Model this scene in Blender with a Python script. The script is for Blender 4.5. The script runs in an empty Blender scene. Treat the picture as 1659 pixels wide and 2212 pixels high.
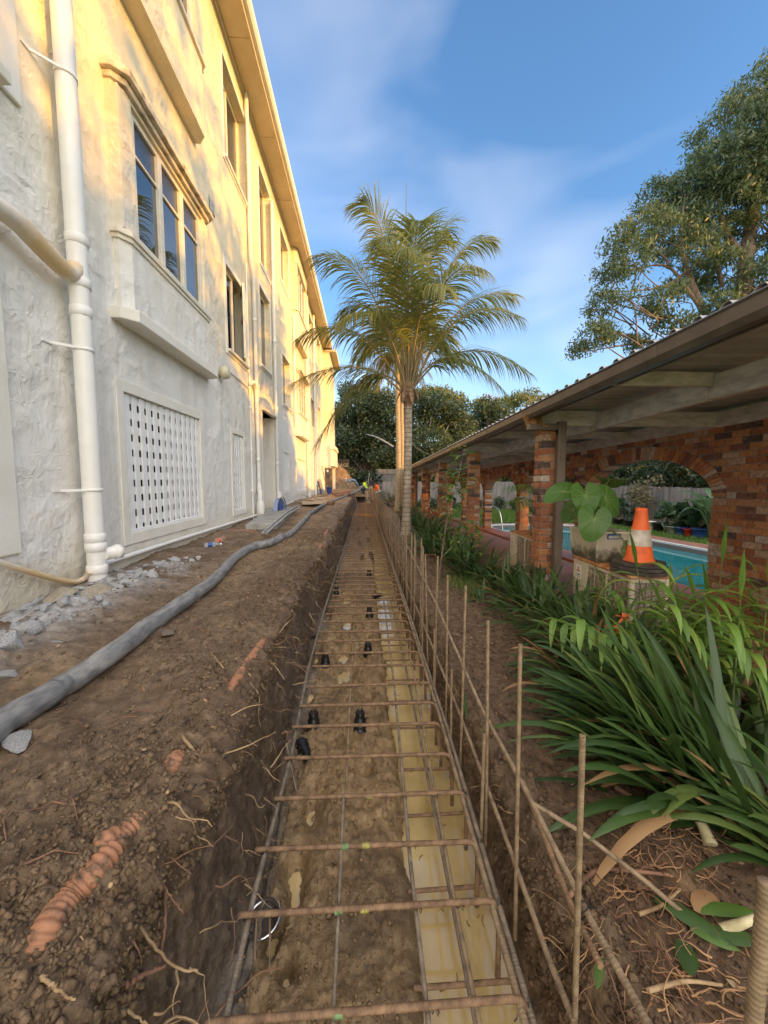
import bpy, bmesh, math, random
import numpy as np
from mathutils import Vector, Matrix
rnd = random.Random(11); rng = np.random.default_rng(11)
S = bpy.context.scene; COL = S.collection
PI = math.pi; R = math.radians
def V(*a): return Vector(a)
# ---------------------------------------------------------------- camera numbers (also used to turn photo points into places)
F, CX, CY = 830., 829.5, 1106.
TH = math.atan(70/830); PS = math.atan(42.5/830*math.cos(TH))
CAM = V(0, 0, 1.65)
_st, _ct, _sp, _cp = math.sin(TH), math.cos(TH), math.sin(PS), math.cos(PS)
FW = V(_sp*_ct, _cp*_ct, -_st); RT = V(_cp, -_sp, 0); UP = V(_sp*_st, _cp*_st, _ct)
def ray(x, y): return FW + RT*((x-CX)/F) - UP*((y-CY)/F)
def onX(x, y, X): d = ray(x, y); return CAM + d*((X-CAM.x)/d.x)
def onY(x, y, Y): d = ray(x, y); return CAM + d*((Y-CAM.y)/d.y)
def onZ(x, y, Z): d = ray(x, y); return CAM + d*((Z-CAM.z)/d.z)
cd = bpy.data.cameras.new('camera'); cam = bpy.data.objects.new('camera', cd); COL.objects.link(cam)
cd.sensor_fit = 'HORIZONTAL'; cd.sensor_width = 36; cd.lens = 36*F/1659; cd.clip_start = .02; cd.clip_end = 3000
cam.matrix_world = Matrix(((RT.x, UP.x, -FW.x, CAM.x), (RT.y, UP.y, -FW.y, CAM.y), (RT.z, UP.z, -FW.z, CAM.z), (0, 0, 0, 1)))
S.camera = cam
# ---------------------------------------------------------------- numpy noise
def _h(ix, iy, s):
    n = (ix*374761393 + iy*668265263 + s*1442695041) & 0xffffffff
    n = ((n ^ (n >> 13))*1274126177) & 0xffffffff
    return ((n ^ (n >> 16)) & 0xffff)/65535.
def vnoise(x, y, s=0):
    x = np.asarray(x, float); y = np.asarray(y, float)
    ix = np.floor(x).astype(np.int64); iy = np.floor(y).astype(np.int64); fx = x-ix; fy = y-iy
    u = fx*fx*(3-2*fx); v = fy*fy*(3-2*fy)
    a = _h(ix, iy, s); b = _h(ix+1, iy, s); c = _h(ix, iy+1, s); d = _h(ix+1, iy+1, s)
    return (a*(1-u)+b*u)*(1-v)+(c*(1-u)+d*u)*v
def fbm(x, y, s=0, o=4):
    t = 0; a = .5; n = 0
    for k in range(o):
        t = t+a*vnoise(np.asarray(x)*2**k+k*17.3, np.asarray(y)*2**k-k*9.1, s+k); n += a; a *= .5
    return t/n
def worley(x, y, s=0):
    x = np.asarray(x, float); y = np.asarray(y, float)
    ix = np.floor(x).astype(np.int64); iy = np.floor(y).astype(np.int64); d1 = np.full(x.shape, 9.); d2 = np.full(x.shape, 9.)
    for i in (-1, 0, 1):
        for j in (-1, 0, 1):
            px = ix+i+_h(ix+i, iy+j, s); py = iy+j+_h(ix+i, iy+j, s+77)
            d = (px-x)**2+(py-y)**2
            d2 = np.minimum(d2, np.maximum(d, d1)); d1 = np.minimum(d1, d)
    return np.sqrt(d1), np.sqrt(d2)
# ---------------------------------------------------------------- objects
def tag(o, label=None, cat=None, group=None, kind=None):
    if label: o['label'] = label
    if cat: o['category'] = cat
    if group: o['group'] = group
    if kind: o['kind'] = kind
    return o
def thing(name, label, cat, loc=(0, 0, 0), rz=0, group=None):
    o = bpy.data.objects.new(name, None); COL.objects.link(o); o.empty_display_size = .1
    o.location = loc; o.rotation_euler = (0, 0, rz)
    return tag(o, label, cat, group)
def mesh_np(name, v, f, mats=(), smooth=False):
    v = np.asarray(v, np.float32).reshape(-1, 3); f = np.asarray(f, np.int32); k = f.shape[1]
    me = bpy.data.meshes.new(name)
    me.vertices.add(len(v)); me.vertices.foreach_set('co', v.ravel())
    me.loops.add(f.size); me.loops.foreach_set('vertex_index', f.ravel())
    me.polygons.add(len(f)); me.polygons.foreach_set('loop_start', np.arange(0, f.size, k, dtype=np.int32))
    me.polygons.foreach_set('loop_total', np.full(len(f), k, np.int32))
    if smooth: me.polygons.foreach_set('use_smooth', np.ones(len(f), bool))
    for m in mats: me.materials.append(m)
    me.update(calc_edges=True); me.validate()
    return me
def link(name, me, parent=None, local=False):
    o = bpy.data.objects.new(name, me); COL.objects.link(o)
    if parent is not None:
        o.parent = parent
        if not local: o.location = -wloc(parent)
    return o
def wloc(o):
    l = Vector(o.location)
    while o.parent is not None: o = o.parent; l = l+Vector(o.location)
    return l
class MB:
    def __init__(s): s.v = []; s.f = []; s.m = []; s.sm = []
    def add(s, vs, fs, mi=0, sm=False):
        b = len(s.v); s.v += [tuple(p) for p in vs]
        for f in fs: s.f.append(tuple(i+b for i in f)); s.m.append(mi); s.sm.append(sm)
        return s
    def quad(s, a, b, c, d, mi=0): return s.add((a, b, c, d), ((0, 1, 2, 3),), mi)
    def box(s, x0, x1, y0, y1, z0, z1, mi=0):
        return s.add([(x, y, z) for x in (x0, x1) for y in (y0, y1) for z in (z0, z1)],
                     ((0, 1, 3, 2), (4, 6, 7, 5), (0, 4, 5, 1), (2, 3, 7, 6), (0, 2, 6, 4), (1, 5, 7, 3)), mi)
    def obox(s, c, ax, ay, az, mi=0):
        c, ax, ay, az = map(Vector, (c, ax, ay, az))
        return s.add([c+ax*i+ay*j+az*k for i in (-1, 1) for j in (-1, 1) for k in (-1, 1)],
                     ((0, 1, 3, 2), (4, 6, 7, 5), (0, 4, 5, 1), (2, 3, 7, 6), (0, 2, 6, 4), (1, 5, 7, 3)), mi)
    def bar(s, p, q, w, h, mi=0, up=(0, 0, 1)):
        p, q = Vector(p), Vector(q); d = q-p; a = d.cross(Vector(up)).normalized(); b = a.cross(d).normalized()
        return s.obox((p+q)/2, d/2, a*w/2, b*h/2, mi)
    def tube(s, pts, r, n=8, mi=0, cap=True, sm=True):
        pts = [Vector(p) for p in pts]; N = len(pts); rs = r if hasattr(r, '__len__') else [r]*N
        t = (pts[1]-pts[0]).normalized(); a = t.orthogonal().normalized(); vs = []
        for i, p in enumerate(pts):
            t2 = (pts[min(i+1, N-1)]-pts[max(i-1, 0)])
            t2 = t2.normalized() if t2.length > 1e-9 else t
            a = (a-t2*a.dot(t2)); a = a.normalized() if a.length > 1e-6 else t2.orthogonal().normalized(); b = t2.cross(a); t = t2
            vs += [p+(a*math.cos(2*PI*k/n)+b*math.sin(2*PI*k/n))*rs[i] for k in range(n)]
        fs = [(i*n+k, i*n+(k+1) % n, (i+1)*n+(k+1) % n, (i+1)*n+k) for i in range(N-1) for k in range(n)]
        s.add(vs, fs, mi, sm)
        if cap: s.add(vs[:n], (tuple(range(n-1, -1, -1)),), mi); s.add(vs[-n:], (tuple(range(n)),), mi)
        return s
    def lathe(s, c, prof, n=16, mi=0, axis=(0, 0, 1), sm=True):
        c = Vector(c); ax = Vector(axis).normalized(); a = ax.orthogonal().normalized(); b = ax.cross(a)
        vs = [c+ax*z+(a*math.cos(2*PI*k/n)+b*math.sin(2*PI*k/n))*r for r, z in prof for k in range(n)]
        N = len(prof)
        fs = [(i*n+k, i*n+(k+1) % n, (i+1)*n+(k+1) % n, (i+1)*n+k) for i in range(N-1) for k in range(n)]
        s.add(vs, fs, mi, sm)
        if prof[0][0] > 1e-4: s.add(vs[:n], (tuple(range(n-1, -1, -1)),), mi)
        if prof[-1][0] > 1e-4: s.add(vs[-n:], (tuple(range(n)),), mi)
        return s
    def prism(s, poly, off, mi=0):       # polygon of 3-D points swept along off
        n = len(poly); a = [Vector(p) for p in poly]; o = Vector(off); b = [p+o for p in a]
        s.add(a+b, [tuple(range(n-1, -1, -1)), tuple(range(n, 2*n))]+[(i, (i+1) % n, (i+1) % n+n, i+n) for i in range(n)], mi)
        return s
    def mesh(s, name, mats):
        me = bpy.data.meshes.new(name); me.from_pydata(s.v, [], s.f)
        for m in (mats if isinstance(mats, (list, tuple)) else [mats]): me.materials.append(m)
        me.polygons.foreach_set('material_index', s.m); me.polygons.foreach_set('use_smooth', s.sm); me.update()
        return me
    def build(s, name, mats, parent=None, local=False, bevel=0):
        o = link(name, s.mesh(name, mats), parent, local)
        if bevel:
            b = o.modifiers.new('bevel', 'BEVEL'); b.width = bevel; b.segments = 2; b.limit_method = 'ANGLE'
        return o
def copy_tree(o, parent=None):
    c = o.copy(); COL.objects.link(c)
    if parent is not None: c.parent = parent
    for ch in o.children: copy_tree(ch, c)
    return c
def spline(pts, n):      # Catmull-Rom through pts
    P = [Vector(p) for p in pts]; P = [P[0]*2-P[1]]+P+[P[-1]*2-P[-2]]; out = []; m = len(P)-3
    for k in range(n):
        t = k/(n-1)*m; i = min(int(t), m-1); u = t-i; a, b, c, d = P[i:i+4]
        out.append(.5*((2*b)+(c-a)*u+(2*a-5*b+4*c-d)*u*u+(3*b-a-3*c+d)*u**3))
    return out
# ---------------------------------------------------------------- materials
class NT:
    def __init__(s, name):
        s.m = bpy.data.materials.new(name); s.m.use_nodes = True; s.t = s.m.node_tree; s.n = s.t.nodes; s.l = s.t.links
        s.p = s.n['Principled BSDF']; s.out = s.n['Material Output']; s._tc = None
    def add(s, ty, **kw):
        o = s.n.new('ShaderNode'+ty)
        for k, v in kw.items():
            if k in o.inputs: o.inputs[k].default_value = v
            else: setattr(o, k, v)
        return o
    def lk(s, a, b): s.l.new(a, b)
    def co(s, sc=(1, 1, 1), src='Object'):
        if s._tc is None: s._tc = s.add('TexCoord')
        mp = s.add('Mapping'); mp.inputs['Scale'].default_value = sc; s.lk(s._tc.outputs[src], mp.inputs[0]); return mp.outputs[0]
    def noise(s, scale, detail=4, rough=.55, sc=(1, 1, 1), dist=0):
        n = s.add('TexNoise'); n.inputs['Scale'].default_value = scale; n.inputs['Detail'].default_value = detail
        n.inputs['Roughness'].default_value = rough; n.inputs['Distortion'].default_value = dist
        s.lk(s.co(sc), n.inputs['Vector']); return n.outputs['Fac']
    def ramp(s, fac, stops):
        r = s.add('ValToRGB'); e = r.color_ramp.elements
        while len(e) < len(stops): e.new(.5)
        for i, (p, c) in enumerate(stops): e[i].position = p; e[i].color = (*c, 1) if len(c) == 3 else c
        s.lk(fac, r.inputs[0]); return r.outputs[0]
    def mix(s, f, a, b, mode='MIX'):
        m = s.add('Mix', data_type='RGBA', blend_type=mode)
        for sock, v in ((m.inputs[0], f), (m.inputs[6], a), (m.inputs[7], b)):
            if isinstance(v, bpy.types.NodeSocket): s.lk(v, sock)
            elif isinstance(v, (int, float)): sock.default_value = v
            else: sock.default_value = (*v, 1)
        return m.outputs[2]
    def math(s, op, a, b=0.):
        m = s.add('Math', operation=op)
        for i, v in enumerate((a, b)):
            if isinstance(v, bpy.types.NodeSocket): s.lk(v, m.inputs[i])
            else: m.inputs[i].default_value = v
        return m.outputs[0]
    def bump(s, h, strength=.5, dist=.02, prev=None):
        b = s.add('Bump'); b.inputs['Strength'].default_value = strength; b.inputs['Distance'].default_value = dist
        s.lk(h, b.inputs['Height'])
        if prev is not None: s.lk(prev, b.inputs['Normal'])
        s.lk(b.outputs[0], s.p.inputs['Normal']); return b.outputs[0]
    def set(s, **kw):
        for k, v in kw.items():
            k = k.replace('_', ' ')
            if isinstance(v, bpy.types.NodeSocket): s.lk(v, s.p.inputs[k])
            else: s.p.inputs[k].default_value = (*v, 1) if hasattr(v, '__len__') and len(v) == 3 else v
        return s
def nmat(name, c1, c2, scale=4, rough=.7, bump=.3, bscale=None, bdist=.01, detail=6, lo=.35, hi=.65, sc=(1, 1, 1), **kw):
    t = NT(name); n = t.noise(scale, detail, .6, sc)
    t.set(Base_Color=t.ramp(n, ((lo, c1), (hi, c2))), Roughness=rough, **kw)
    if bump: t.bump(t.noise(bscale or scale*4, 6, .6, sc), bump, bdist)
    return t.m
def leafmat(name, c1, c2, rough=.45, trans=.3, c3=None, streak=0):
    t = NT(name); g = t.add('NewGeometry'); st = [(0., c1), (.8, c2)]
    if c3: st.append((1., c3))
    c = t.ramp(g.outputs['Random Per Island'], st)
    n = t.noise(3, 3); c = t.mix(t.math('MULTIPLY', n, .5), c, c1)
    if streak:
        w = t.noise(streak, 3, .6, (1, 1, .15)); c = t.mix(t.math('MULTIPLY', w, .35), c, tuple(min(1, q*1.8) for q in c2))
    t.set(Base_Color=c, Roughness=rough)
    tr = t.add('BsdfTranslucent'); t.lk(t.mix(.5, c, tuple(min(1, q*2.2) for q in c2)), tr.inputs[0])
    m = t.add('MixShader'); m.inputs[0].default_value = trans
    t.lk(t.p.outputs[0], m.inputs[1]); t.lk(tr.outputs[0], m.inputs[2]); t.lk(m.outputs[0], t.out.inputs[0])
    return t.m
M = {}
# trowelled render: overlapping flat strokes with raised edges
t = NT('stucco'); n1 = t.noise(2.2, 5, .55, dist=1.2); n2 = t.noise(7, 4, .5, (1, 1, .7), dist=1.5); n3 = t.noise(60, 4, .6)
vo = t.add('TexVoronoi', feature='SMOOTH_F1'); vo.inputs['Scale'].default_value = 5.5; vo.inputs['Smoothness'].default_value = .25
wv = t.add('TexNoise'); wv.inputs['Scale'].default_value = 4; wv.inputs['Detail'].default_value = 3; t.lk(t.co(), wv.inputs['Vector'])
mv = t.add('Mix', data_type='RGBA'); mv.inputs[0].default_value = .35; t.lk(t.co((1, .8, 1.3)), mv.inputs[6]); t.lk(wv.outputs['Color'], mv.inputs[7])
t.lk(mv.outputs[2], vo.inputs['Vector'])
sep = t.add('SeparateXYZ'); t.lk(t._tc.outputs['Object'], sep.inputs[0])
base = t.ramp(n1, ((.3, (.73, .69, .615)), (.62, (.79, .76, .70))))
up_ = t.ramp(t.math('ADD', t.math('MULTIPLY', sep.outputs[2], .1), t.math('MULTIPLY', t.noise(1.3, 4), .14)), ((.42, (0, 0, 0)), (.60, (1, 1, 1)))); base = t.mix(up_, base, t.mix(.75, base, (.74, .615, .36)))  # upper storeys creamier: sunlit gold mixed into the paint colour
fz = t.math('ADD', sep.outputs[2], t.math('MULTIPLY', t.noise(2.6, 5), -.7))
dirt = t.ramp(fz, ((.38, (.8, .8, .8)), (.75, (0, 0, 0))))
base = t.mix(t.ramp(t.noise(5, 5, .6, (1, 1, .1)), ((.52, (0, 0, 0)), (.72, (.45, .45, .45)))), base, (.52, .48, .40)); t.set(Base_Color=t.mix(t.math('MULTIPLY', dirt, .75), base, (.52, .45, .28)), Roughness=.75)
pm = t.ramp(t.noise(.9, 3), ((.42, (.35,)*3), (.62, (1.,)*3))); ve = t.add('TexVoronoi', feature='DISTANCE_TO_EDGE'); ve.inputs['Scale'].default_value = 8.; t.lk(mv.outputs[2], ve.inputs['Vector']); rg = t.ramp(ve.outputs['Distance'], ((0., (1, 1, 1)), (.07, (0, 0, 0)))); t.bump(t.math('MULTIPLY', rg, t.ramp(t.noise(3.3, 3), ((.45, (0, 0, 0)), (.6, (1, 1, 1))))), .30, .012); b0 = t.n[-1].outputs[0]; b = t.bump(t.math('MULTIPLY', vo.outputs['Distance'], pm), .6, .05, b0); b = t.bump(t.math('MULTIPLY', n2, pm), .32, .05, b); t.bump(n3, .3, .008, b); M['stucco'] = t.m
M['trim'] = nmat('painted_trim', (.76, .71, .60), (.82, .78, .69), 3, .6, .35, 26, .006)
M['frame'] = nmat('window_frame_paint', (.66, .60, .47), (.76, .70, .58), 9, .5, .25, 40, .004)
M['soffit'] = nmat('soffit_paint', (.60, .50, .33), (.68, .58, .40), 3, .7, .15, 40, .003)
M['pvc'] = nmat('pvc_paint', (.78, .75, .68), (.83, .81, .76), 5, .4, .08, 20, .003)
M['pvcstain'] = nmat('stained_pvc', (.66, .47, .25), (.78, .73, .64), 2.2, .45, .08, 20, .003, lo=.38, hi=.6)
M['white'] = nmat('white_paint', (.78, .77, .74), (.84, .83, .80), 6, .5, .1, 30, .003)
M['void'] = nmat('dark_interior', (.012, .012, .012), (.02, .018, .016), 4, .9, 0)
t = NT('window_glass'); t.set(Base_Color=(.015, .02, .025), Roughness=.02, IOR=2.3, Specular_IOR_Level=.75); M['glass'] = t.m
t = NT('rippled_glass'); t.set(Base_Color=(.05, .055, .06), Roughness=.14, IOR=2.0); t.bump(t.noise(70, 2), .5, .004); M['ripple'] = t.m
M['window_backing'] = nmat('window_backing', (.45, .42, .36), (.6, .56, .48), 8, .9, 0, sc=(1, 9, .2))  # pleated curtain cloth
# soil: vertex colour r = clay, g = grey dust, b = dark humus (what lies where)
t = NT('soil'); at = t.add('VertexColor', layer_name='soil'); sp = t.add('SeparateColor'); t.lk(at.outputs[0], sp.inputs[0])
a1 = t.noise(4, 8, .62); a2 = t.noise(17, 8, .68); a3 = t.noise(1.1, 4)
top = t.ramp(a2, ((.3, (.075, .048, .027)), (.5, (.185, .122, .070)), (.7, (.31, .215, .130))))
top = t.mix(t.ramp(a1, ((.42, (0, 0, 0)), (.62, (.7, .7, .7)))), top, (.105, .066, .036))
clay = t.ramp(a2, ((.3, (.15, .092, .042)), (.5, (.32, .21, .10)), (.7, (.47, .33, .17))))
clay = t.mix(t.ramp(a1, ((.5, (0, 0, 0)), (.68, (.65, .65, .65)))), clay, (.17, .115, .062))
hum = t.ramp(a2, ((.3, (.055, .031, .017)), (.5, (.135, .082, .047)), (.7, (.26, .165, .095))))
dust = t.ramp(a2, ((.34, (.24, .23, .22)), (.66, (.60, .59, .57))))
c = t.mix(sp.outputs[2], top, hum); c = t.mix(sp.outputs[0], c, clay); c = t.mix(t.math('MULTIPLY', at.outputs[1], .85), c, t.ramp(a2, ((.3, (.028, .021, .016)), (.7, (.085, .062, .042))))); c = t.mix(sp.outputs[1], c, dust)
rg = t.ramp(a1, ((.35, (.42,)*3), (.65, (.85,)*3))); t.set(Base_Color=c, Roughness=t.mix(sp.outputs[0], rg, t.ramp(a1, ((.4, (.22,)*3), (.62, (.55,)*3))))); b = t.bump(a2, .75, .03); b = t.bump(t.noise(55, 6, .7), .55, .010, b); t.bump(t.noise(170, 4, .7), .4, .004, b); M['soil'] = t.m
t = NT('muddy_water'); t.set(Base_Color=t.ramp(t.noise(3.5, 6), ((.32, (.40, .285, .115)), (.5, (.54, .40, .175)), (.7, (.62, .48, .24)))), Roughness=.015, IOR=1.75)
t.bump(t.noise(9, 2), .03, .01); M['mud_water'] = t.m
M['concrete'] = nmat('broken_concrete', (.30, .30, .295), (.68, .675, .66), 14, .85, .8, 50, .012)
M['hose'] = nmat('hose_rubber', (.13, .13, .132), (.30, .295, .28), 22, .6, .5, 30, .01, 9, .36, .66, sc=(1.2, .3, 1.2))
M['clay_pipe'] = nmat('corrugated_pipe', (.085, .055, .036), (.36, .17, .088), 26, .7, .4, 60, .004, lo=.36, hi=.52)
M['rust'] = nmat('rusty_steel', (.10, .055, .03), (.30, .185, .10), 30, .75, .5, 160, .003, 6, .3, .7)
M['rust2'] = nmat('muddy_steel', (.13, .09, .055), (.36, .26, .155), 24, .75, .5, 160, .003, 6, .3, .7)
M['rust3'] = nmat('grey_steel', (.11, .085, .062), (.31, .25, .18), 24, .6, .5, 160, .003, 6, .3, .7)
M['blackpl'] = nmat('black_plastic', (.008, .008, .009), (.02, .019, .018), 20, .35, .1, 60, .003)
M['root'] = nmat('root_bark', (.20, .125, .06), (.50, .35, .19), 12, .8, .5, 60, .004)
M['rootd'] = nmat('dark_root_bark', (.13, .065, .04), (.30, .16, .09), 12, .8, .5, 60, .004)
t = NT('brick'); g = t.add('NewGeometry')
c = t.ramp(g.outputs['Random Per Island'], ((0, (.56, .20, .07)), (.2, (.64, .28, .10)), (.36, (.42, .14, .06)), (.5, (.22, .09, .06)), (.58, (.60, .30, .15)), (.68, (.085, .06, .055)), (.76, (.42, .17, .09)), (.84, (.62, .42, .28)), (.92, (.66, .57, .47)), (1., (.72, .66, .58))))
t.n[-1].color_ramp.interpolation = 'CONSTANT'
c = t.mix(t.ramp(t.noise(26, 5, .7), ((.40, (0, 0, 0)), (.70, (.75, .75, .75)))), c, (.17, .10, .07)); c = t.mix(t.ramp(t.noise(9, 6, .7), ((.5, (0, 0, 0)), (.72, (.5, .5, .5)))), c, (.50, .38, .28)); t.set(Base_Color=c, Roughness=.85); b = t.bump(t.noise(22, 5, .65), .7, .02); t.bump(t.noise(90, 4, .7), .5, .006, b); M['brick'] = t.m
M['mortar'] = nmat('mortar', (.20, .155, .12), (.42, .34, .27), 20, .9, .5, 70, .006)
M['timber_w'] = nmat('peeling_white_timber', (.40, .37, .33), (.72, .69, .64), 5, .75, .5, 30, .006, 8, .3, .6, sc=(1, 1, 3))
M['roofmetal'] = nmat('roof_metal', (.30, .295, .285), (.46, .45, .43), 3, .55, .15, 30, .004)
M['gutter'] = nmat('brown_gutter', (.095, .075, .06), (.14, .115, .095), 6, .38, .1, 30, .003)
M['dpipe'] = nmat('taupe_downpipe', (.135, .10, .07), (.175, .135, .095), 5, .45, .1, 30, .003)
M['rotten'] = nmat('rotten_timber', (.16, .065, .02), (.58, .32, .11), 16, .9, .9, 50, .02, sc=(1, 1, 1))
t = NT('terracotta_paving'); bt = t.add('TexBrick'); bt.offset = .5
for k, v in (('Color1', (.42, .19, .115, 1)), ('Color2', (.31, .145, .095, 1)), ('Mortar', (.08, .065, .05, 1)), ('Scale', 3.3), ('Mortar Size', .016), ('Brick Width', 1.), ('Row Height', 1.)): bt.inputs[k].default_value = v
t.lk(t.co(), bt.inputs[0]); c = t.mix(t.ramp(t.noise(7, 6), ((.45, (0, 0, 0)), (.7, (.7, .7, .7)))), bt.outputs[0], (.10, .06, .045)); t.set(Base_Color=c, Roughness=.6); b = t.bump(bt.outputs[1], -.4, .008); M['paving'] = t.m
M['curb'] = nmat('red_tile_curb', (.30, .09, .04), (.42, .15, .075), 8, .5, .2, 40, .004)
M['cream'] = nmat('cream_enamel', (.55, .47, .33), (.64, .56, .41), 5, .45, .1, 40, .002)
M['rustedge'] = nmat('rusted_enamel', (.38, .13, .035), (.55, .30, .14), 14, .75, .4, 60, .004, lo=.4, hi=.65)
M['fins'] = nmat('dusty_fins', (.16, .14, .12), (.42, .38, .33), 30, .8, .5, 120, .01)
M['cone'] = nmat('orange_cone', (.50, .085, .025), (.86, .15, .03), 7, .55, .15, 30, .003, 8, .28, .5)
M['conew'] = nmat('cone_band', (.38, .31, .24), (.78, .71, .62), 10, .5, .1, 30, .003)
M['rubber'] = nmat('black_rubber', (.035, .03, .025), (.085, .07, .055), 9, .7, .3, 40, .004)
t = NT('translucent_tub'); zz = t.add('SeparateXYZ'); t.lk(t.co(), zz.inputs[0])
k = t.ramp(t.math('ADD', t.math('MULTIPLY', zz.outputs[2], -3.), t.math('MULTIPLY', t.noise(11, 6, .65), 1.1)), ((.12, (0, 0, 0)), (.42, (1, 1, 1))))
t.set(Base_Color=t.mix(k, (.60, .53, .40), (.10, .09, .055)), Roughness=.4); M['tub'] = t.m
M['potsoil'] = nmat('potting_soil', (.02, .015, .01), (.06, .045, .03), 30, .9, .6, 60, .01)
M['blue'] = nmat('blue_plastic', (.02, .06, .28), (.04, .11, .40), 5, .35, 0)
M['red'] = nmat('red_plastic', (.42, .02, .025), (.55, .05, .04), 5, .4, 0)
M['greypot'] = nmat('grey_pot', (.22, .23, .23), (.38, .38, .37), 5, .5, 0)
M['clivia'] = leafmat('strap_leaf', (.016, .042, .012), (.062, .115, .026), .42, .2, (.20, .23, .06), 14)
M['clivia_dry'] = leafmat('dry_leaf', (.20, .09, .035), (.42, .26, .12), .7, .2)
M['ginger'] = leafmat('ginger_leaf', (.05, .12, .02), (.17, .29, .05), .4, .32, (.45, .50, .10), 20)
M['stem'] = nmat('green_stem', (.09, .13, .035), (.20, .24, .08), 12, .5, .1)
M['elephant'] = leafmat('big_leaf', (.06, .15, .028), (.12, .25, .05), .38, .35); M['vein'] = leafmat('leaf_vein', (.24, .36, .11), (.30, .42, .14), .5, .2)
M['citrus'] = leafmat('citrus_leaf', (.055, .12, .022), (.14, .25, .045), .35, .3, (.40, .38, .06))
M['frond'] = leafmat('palm_frond', (.085, .115, .030), (.215, .235, .068), .4, .4, (.36, .32, .10))
M['frondgold'] = leafmat('pale_palm_frond', (.13, .13, .035), (.24, .21, .06), .4, .3, (.40, .30, .10))
M['petiole'] = nmat('palm_petiole', (.20, .16, .075), (.36, .27, .13), 10, .5, .2, sc=(1, 1, .3))
M['sheath'] = nmat('palm_sheath', (.13, .085, .05), (.36, .22, .12), 12, .8, .5, 30, .01)
t = NT('palm_trunk'); zz = t.add('SeparateXYZ'); t.lk(t.co(), zz.inputs[0]); w = t.math('FRACT', t.math('ADD', t.math('MULTIPLY', zz.outputs[2], 9.), t.math('MULTIPLY', t.noise(4, 3), .35)))
c = t.mix(t.ramp(w, ((.0, (1, 1, 1)), (.16, (0, 0, 0)), (.9, (0, 0, 0)), (1., (1, 1, 1)))), t.ramp(t.noise(9, 6, .65), ((.35, (.26, .21, .15)), (.65, (.50, .43, .34)))), (.09, .07, .05))
t.set(Base_Color=c, Roughness=.85); b = t.bump(w, .35, .02); t.bump(t.noise(40, 5), .4, .008, b); M['ptrunk'] = t.m
M['ptrunk2'] = nmat('golden_palm_trunk', (.27, .21, .13), (.42, .35, .24), 6, .8, .4, 20, .01, sc=(1, 1, 3))
M['bark'] = nmat('bark', (.10, .065, .045), (.24, .17, .125), 5, .9, .7, 20, .02, sc=(1, 1, .3))
M['bark_g'] = nmat('pale_bark', (.22, .21, .20), (.40, .38, .36), 5, .85, .5, 20, .02)
M['gum'] = leafmat('gum_leaf', (.038, .068, .030), (.100, .142, .054), .5, .25, (.17, .17, .06))
M['fig'] = leafmat('fig_leaf', (.026, .046, .022), (.085, .115, .045), .45, .2, (.15, .17, .05))
M['figlight'] = leafmat('light_crown_leaf', (.085, .10, .025), (.18, .19, .05), .45, .25)
M['hedge'] = leafmat('hedge_leaf', (.012, .028, .012), (.04, .07, .028), .5, .15)
M['cypress'] = leafmat('cypress_leaf', (.014, .034, .016), (.045, .075, .026), .5, .15, (.22, .18, .05))
M['darkleaf'] = leafmat('pot_plant_leaf', (.020, .055, .022), (.065, .12, .05), .35, .2)
M['banana'] = leafmat('banana_leaf', (.05, .11, .05), (.11, .19, .09), .35, .3)
M['dryplant'] = leafmat('dry_plant_leaf', (.10, .10, .05), (.20, .18, .10), .6, .3)
M['grass'] = leafmat('grass_blade', (.06, .125, .022), (.14, .24, .04), .5, .3)
M['lawn'] = nmat('lawn_ground', (.075, .15, .028), (.15, .24, .055), 3, .9, .8, 90, .03, 8)
M['fence'] = nmat('grey_paling', (.13, .13, .135), (.27, .265, .26), 6, .85, .5, 30, .008, 6, sc=(1, 1, .12))
M['fenced'] = nmat('dark_paling', (.10, .10, .10), (.19, .185, .175), 6, .85, .5, 30, .008, 6, sc=(1, 1, .12))
t = NT('pool_water'); t.set(Base_Color=t.ramp(t.noise(.8, 4), ((.3, (.015, .17, .19)), (.7, (.035, .27, .29)))), Roughness=.03, IOR=1.33); t.bump(t.noise(5, 3, sc=(1, .5, 1)), .1, .02); M['pool'] = t.m
M['coping'] = nmat('white_coping', (.70, .70, .70), (.80, .80, .79), 4, .5, .1, 30, .003)
M['border'] = nmat('pool_border_tiles', (.07, .06, .06), (.30, .28, .27), 60, .3, 0)
M['chrome'] = NT('chrome').set(Base_Color=(.8, .8, .82), Roughness=.12, Metallic=1.).m
M['steelpole'] = nmat('galvanised_pole', (.32, .38, .40), (.5, .55, .56), 5, .4, 0, Metallic=.4)
M['yellow'] = nmat('hivis_yellow', (.55, .78, .04), (.70, .92, .08), 6, .8, .2)
M['orange'] = nmat('hivis_orange', (.85, .13, .02), (.95, .20, .03), 6, .8, .2)
M['navy'] = nmat('navy_cloth', (.012, .014, .03), (.025, .028, .05), 6, .85, .2)
M['khaki'] = nmat('khaki_cloth', (.38, .31, .22), (.48, .40, .29), 6, .85, .2)
M['palecloth'] = nmat('pale_cloth', (.50, .50, .54), (.62, .61, .64), 6, .85, .2)
M['boot'] = nmat('boot_leather', (.06, .05, .04), (.14, .11, .08), 9, .7, .2)
M['skin'] = nmat('skin', (.30, .16, .10), (.38, .21, .14), 6, .5, 0)
M['hair'] = nmat('hair', (.010, .008, .006), (.02, .016, .012), 20, .6, 0)
M['sign'] = nmat('dark_sign_board', (.010, .011, .012), (.018, .018, .018), 5, .8, 0)
M['letters'] = nmat('pale_lettering', (.26, .255, .25), (.32, .315, .31), 5, .6, 0)
M['sheet'] = nmat('pale_plywood', (.42, .30, .18), (.58, .46, .31), 3, .7, .2, 20, .004)
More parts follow.
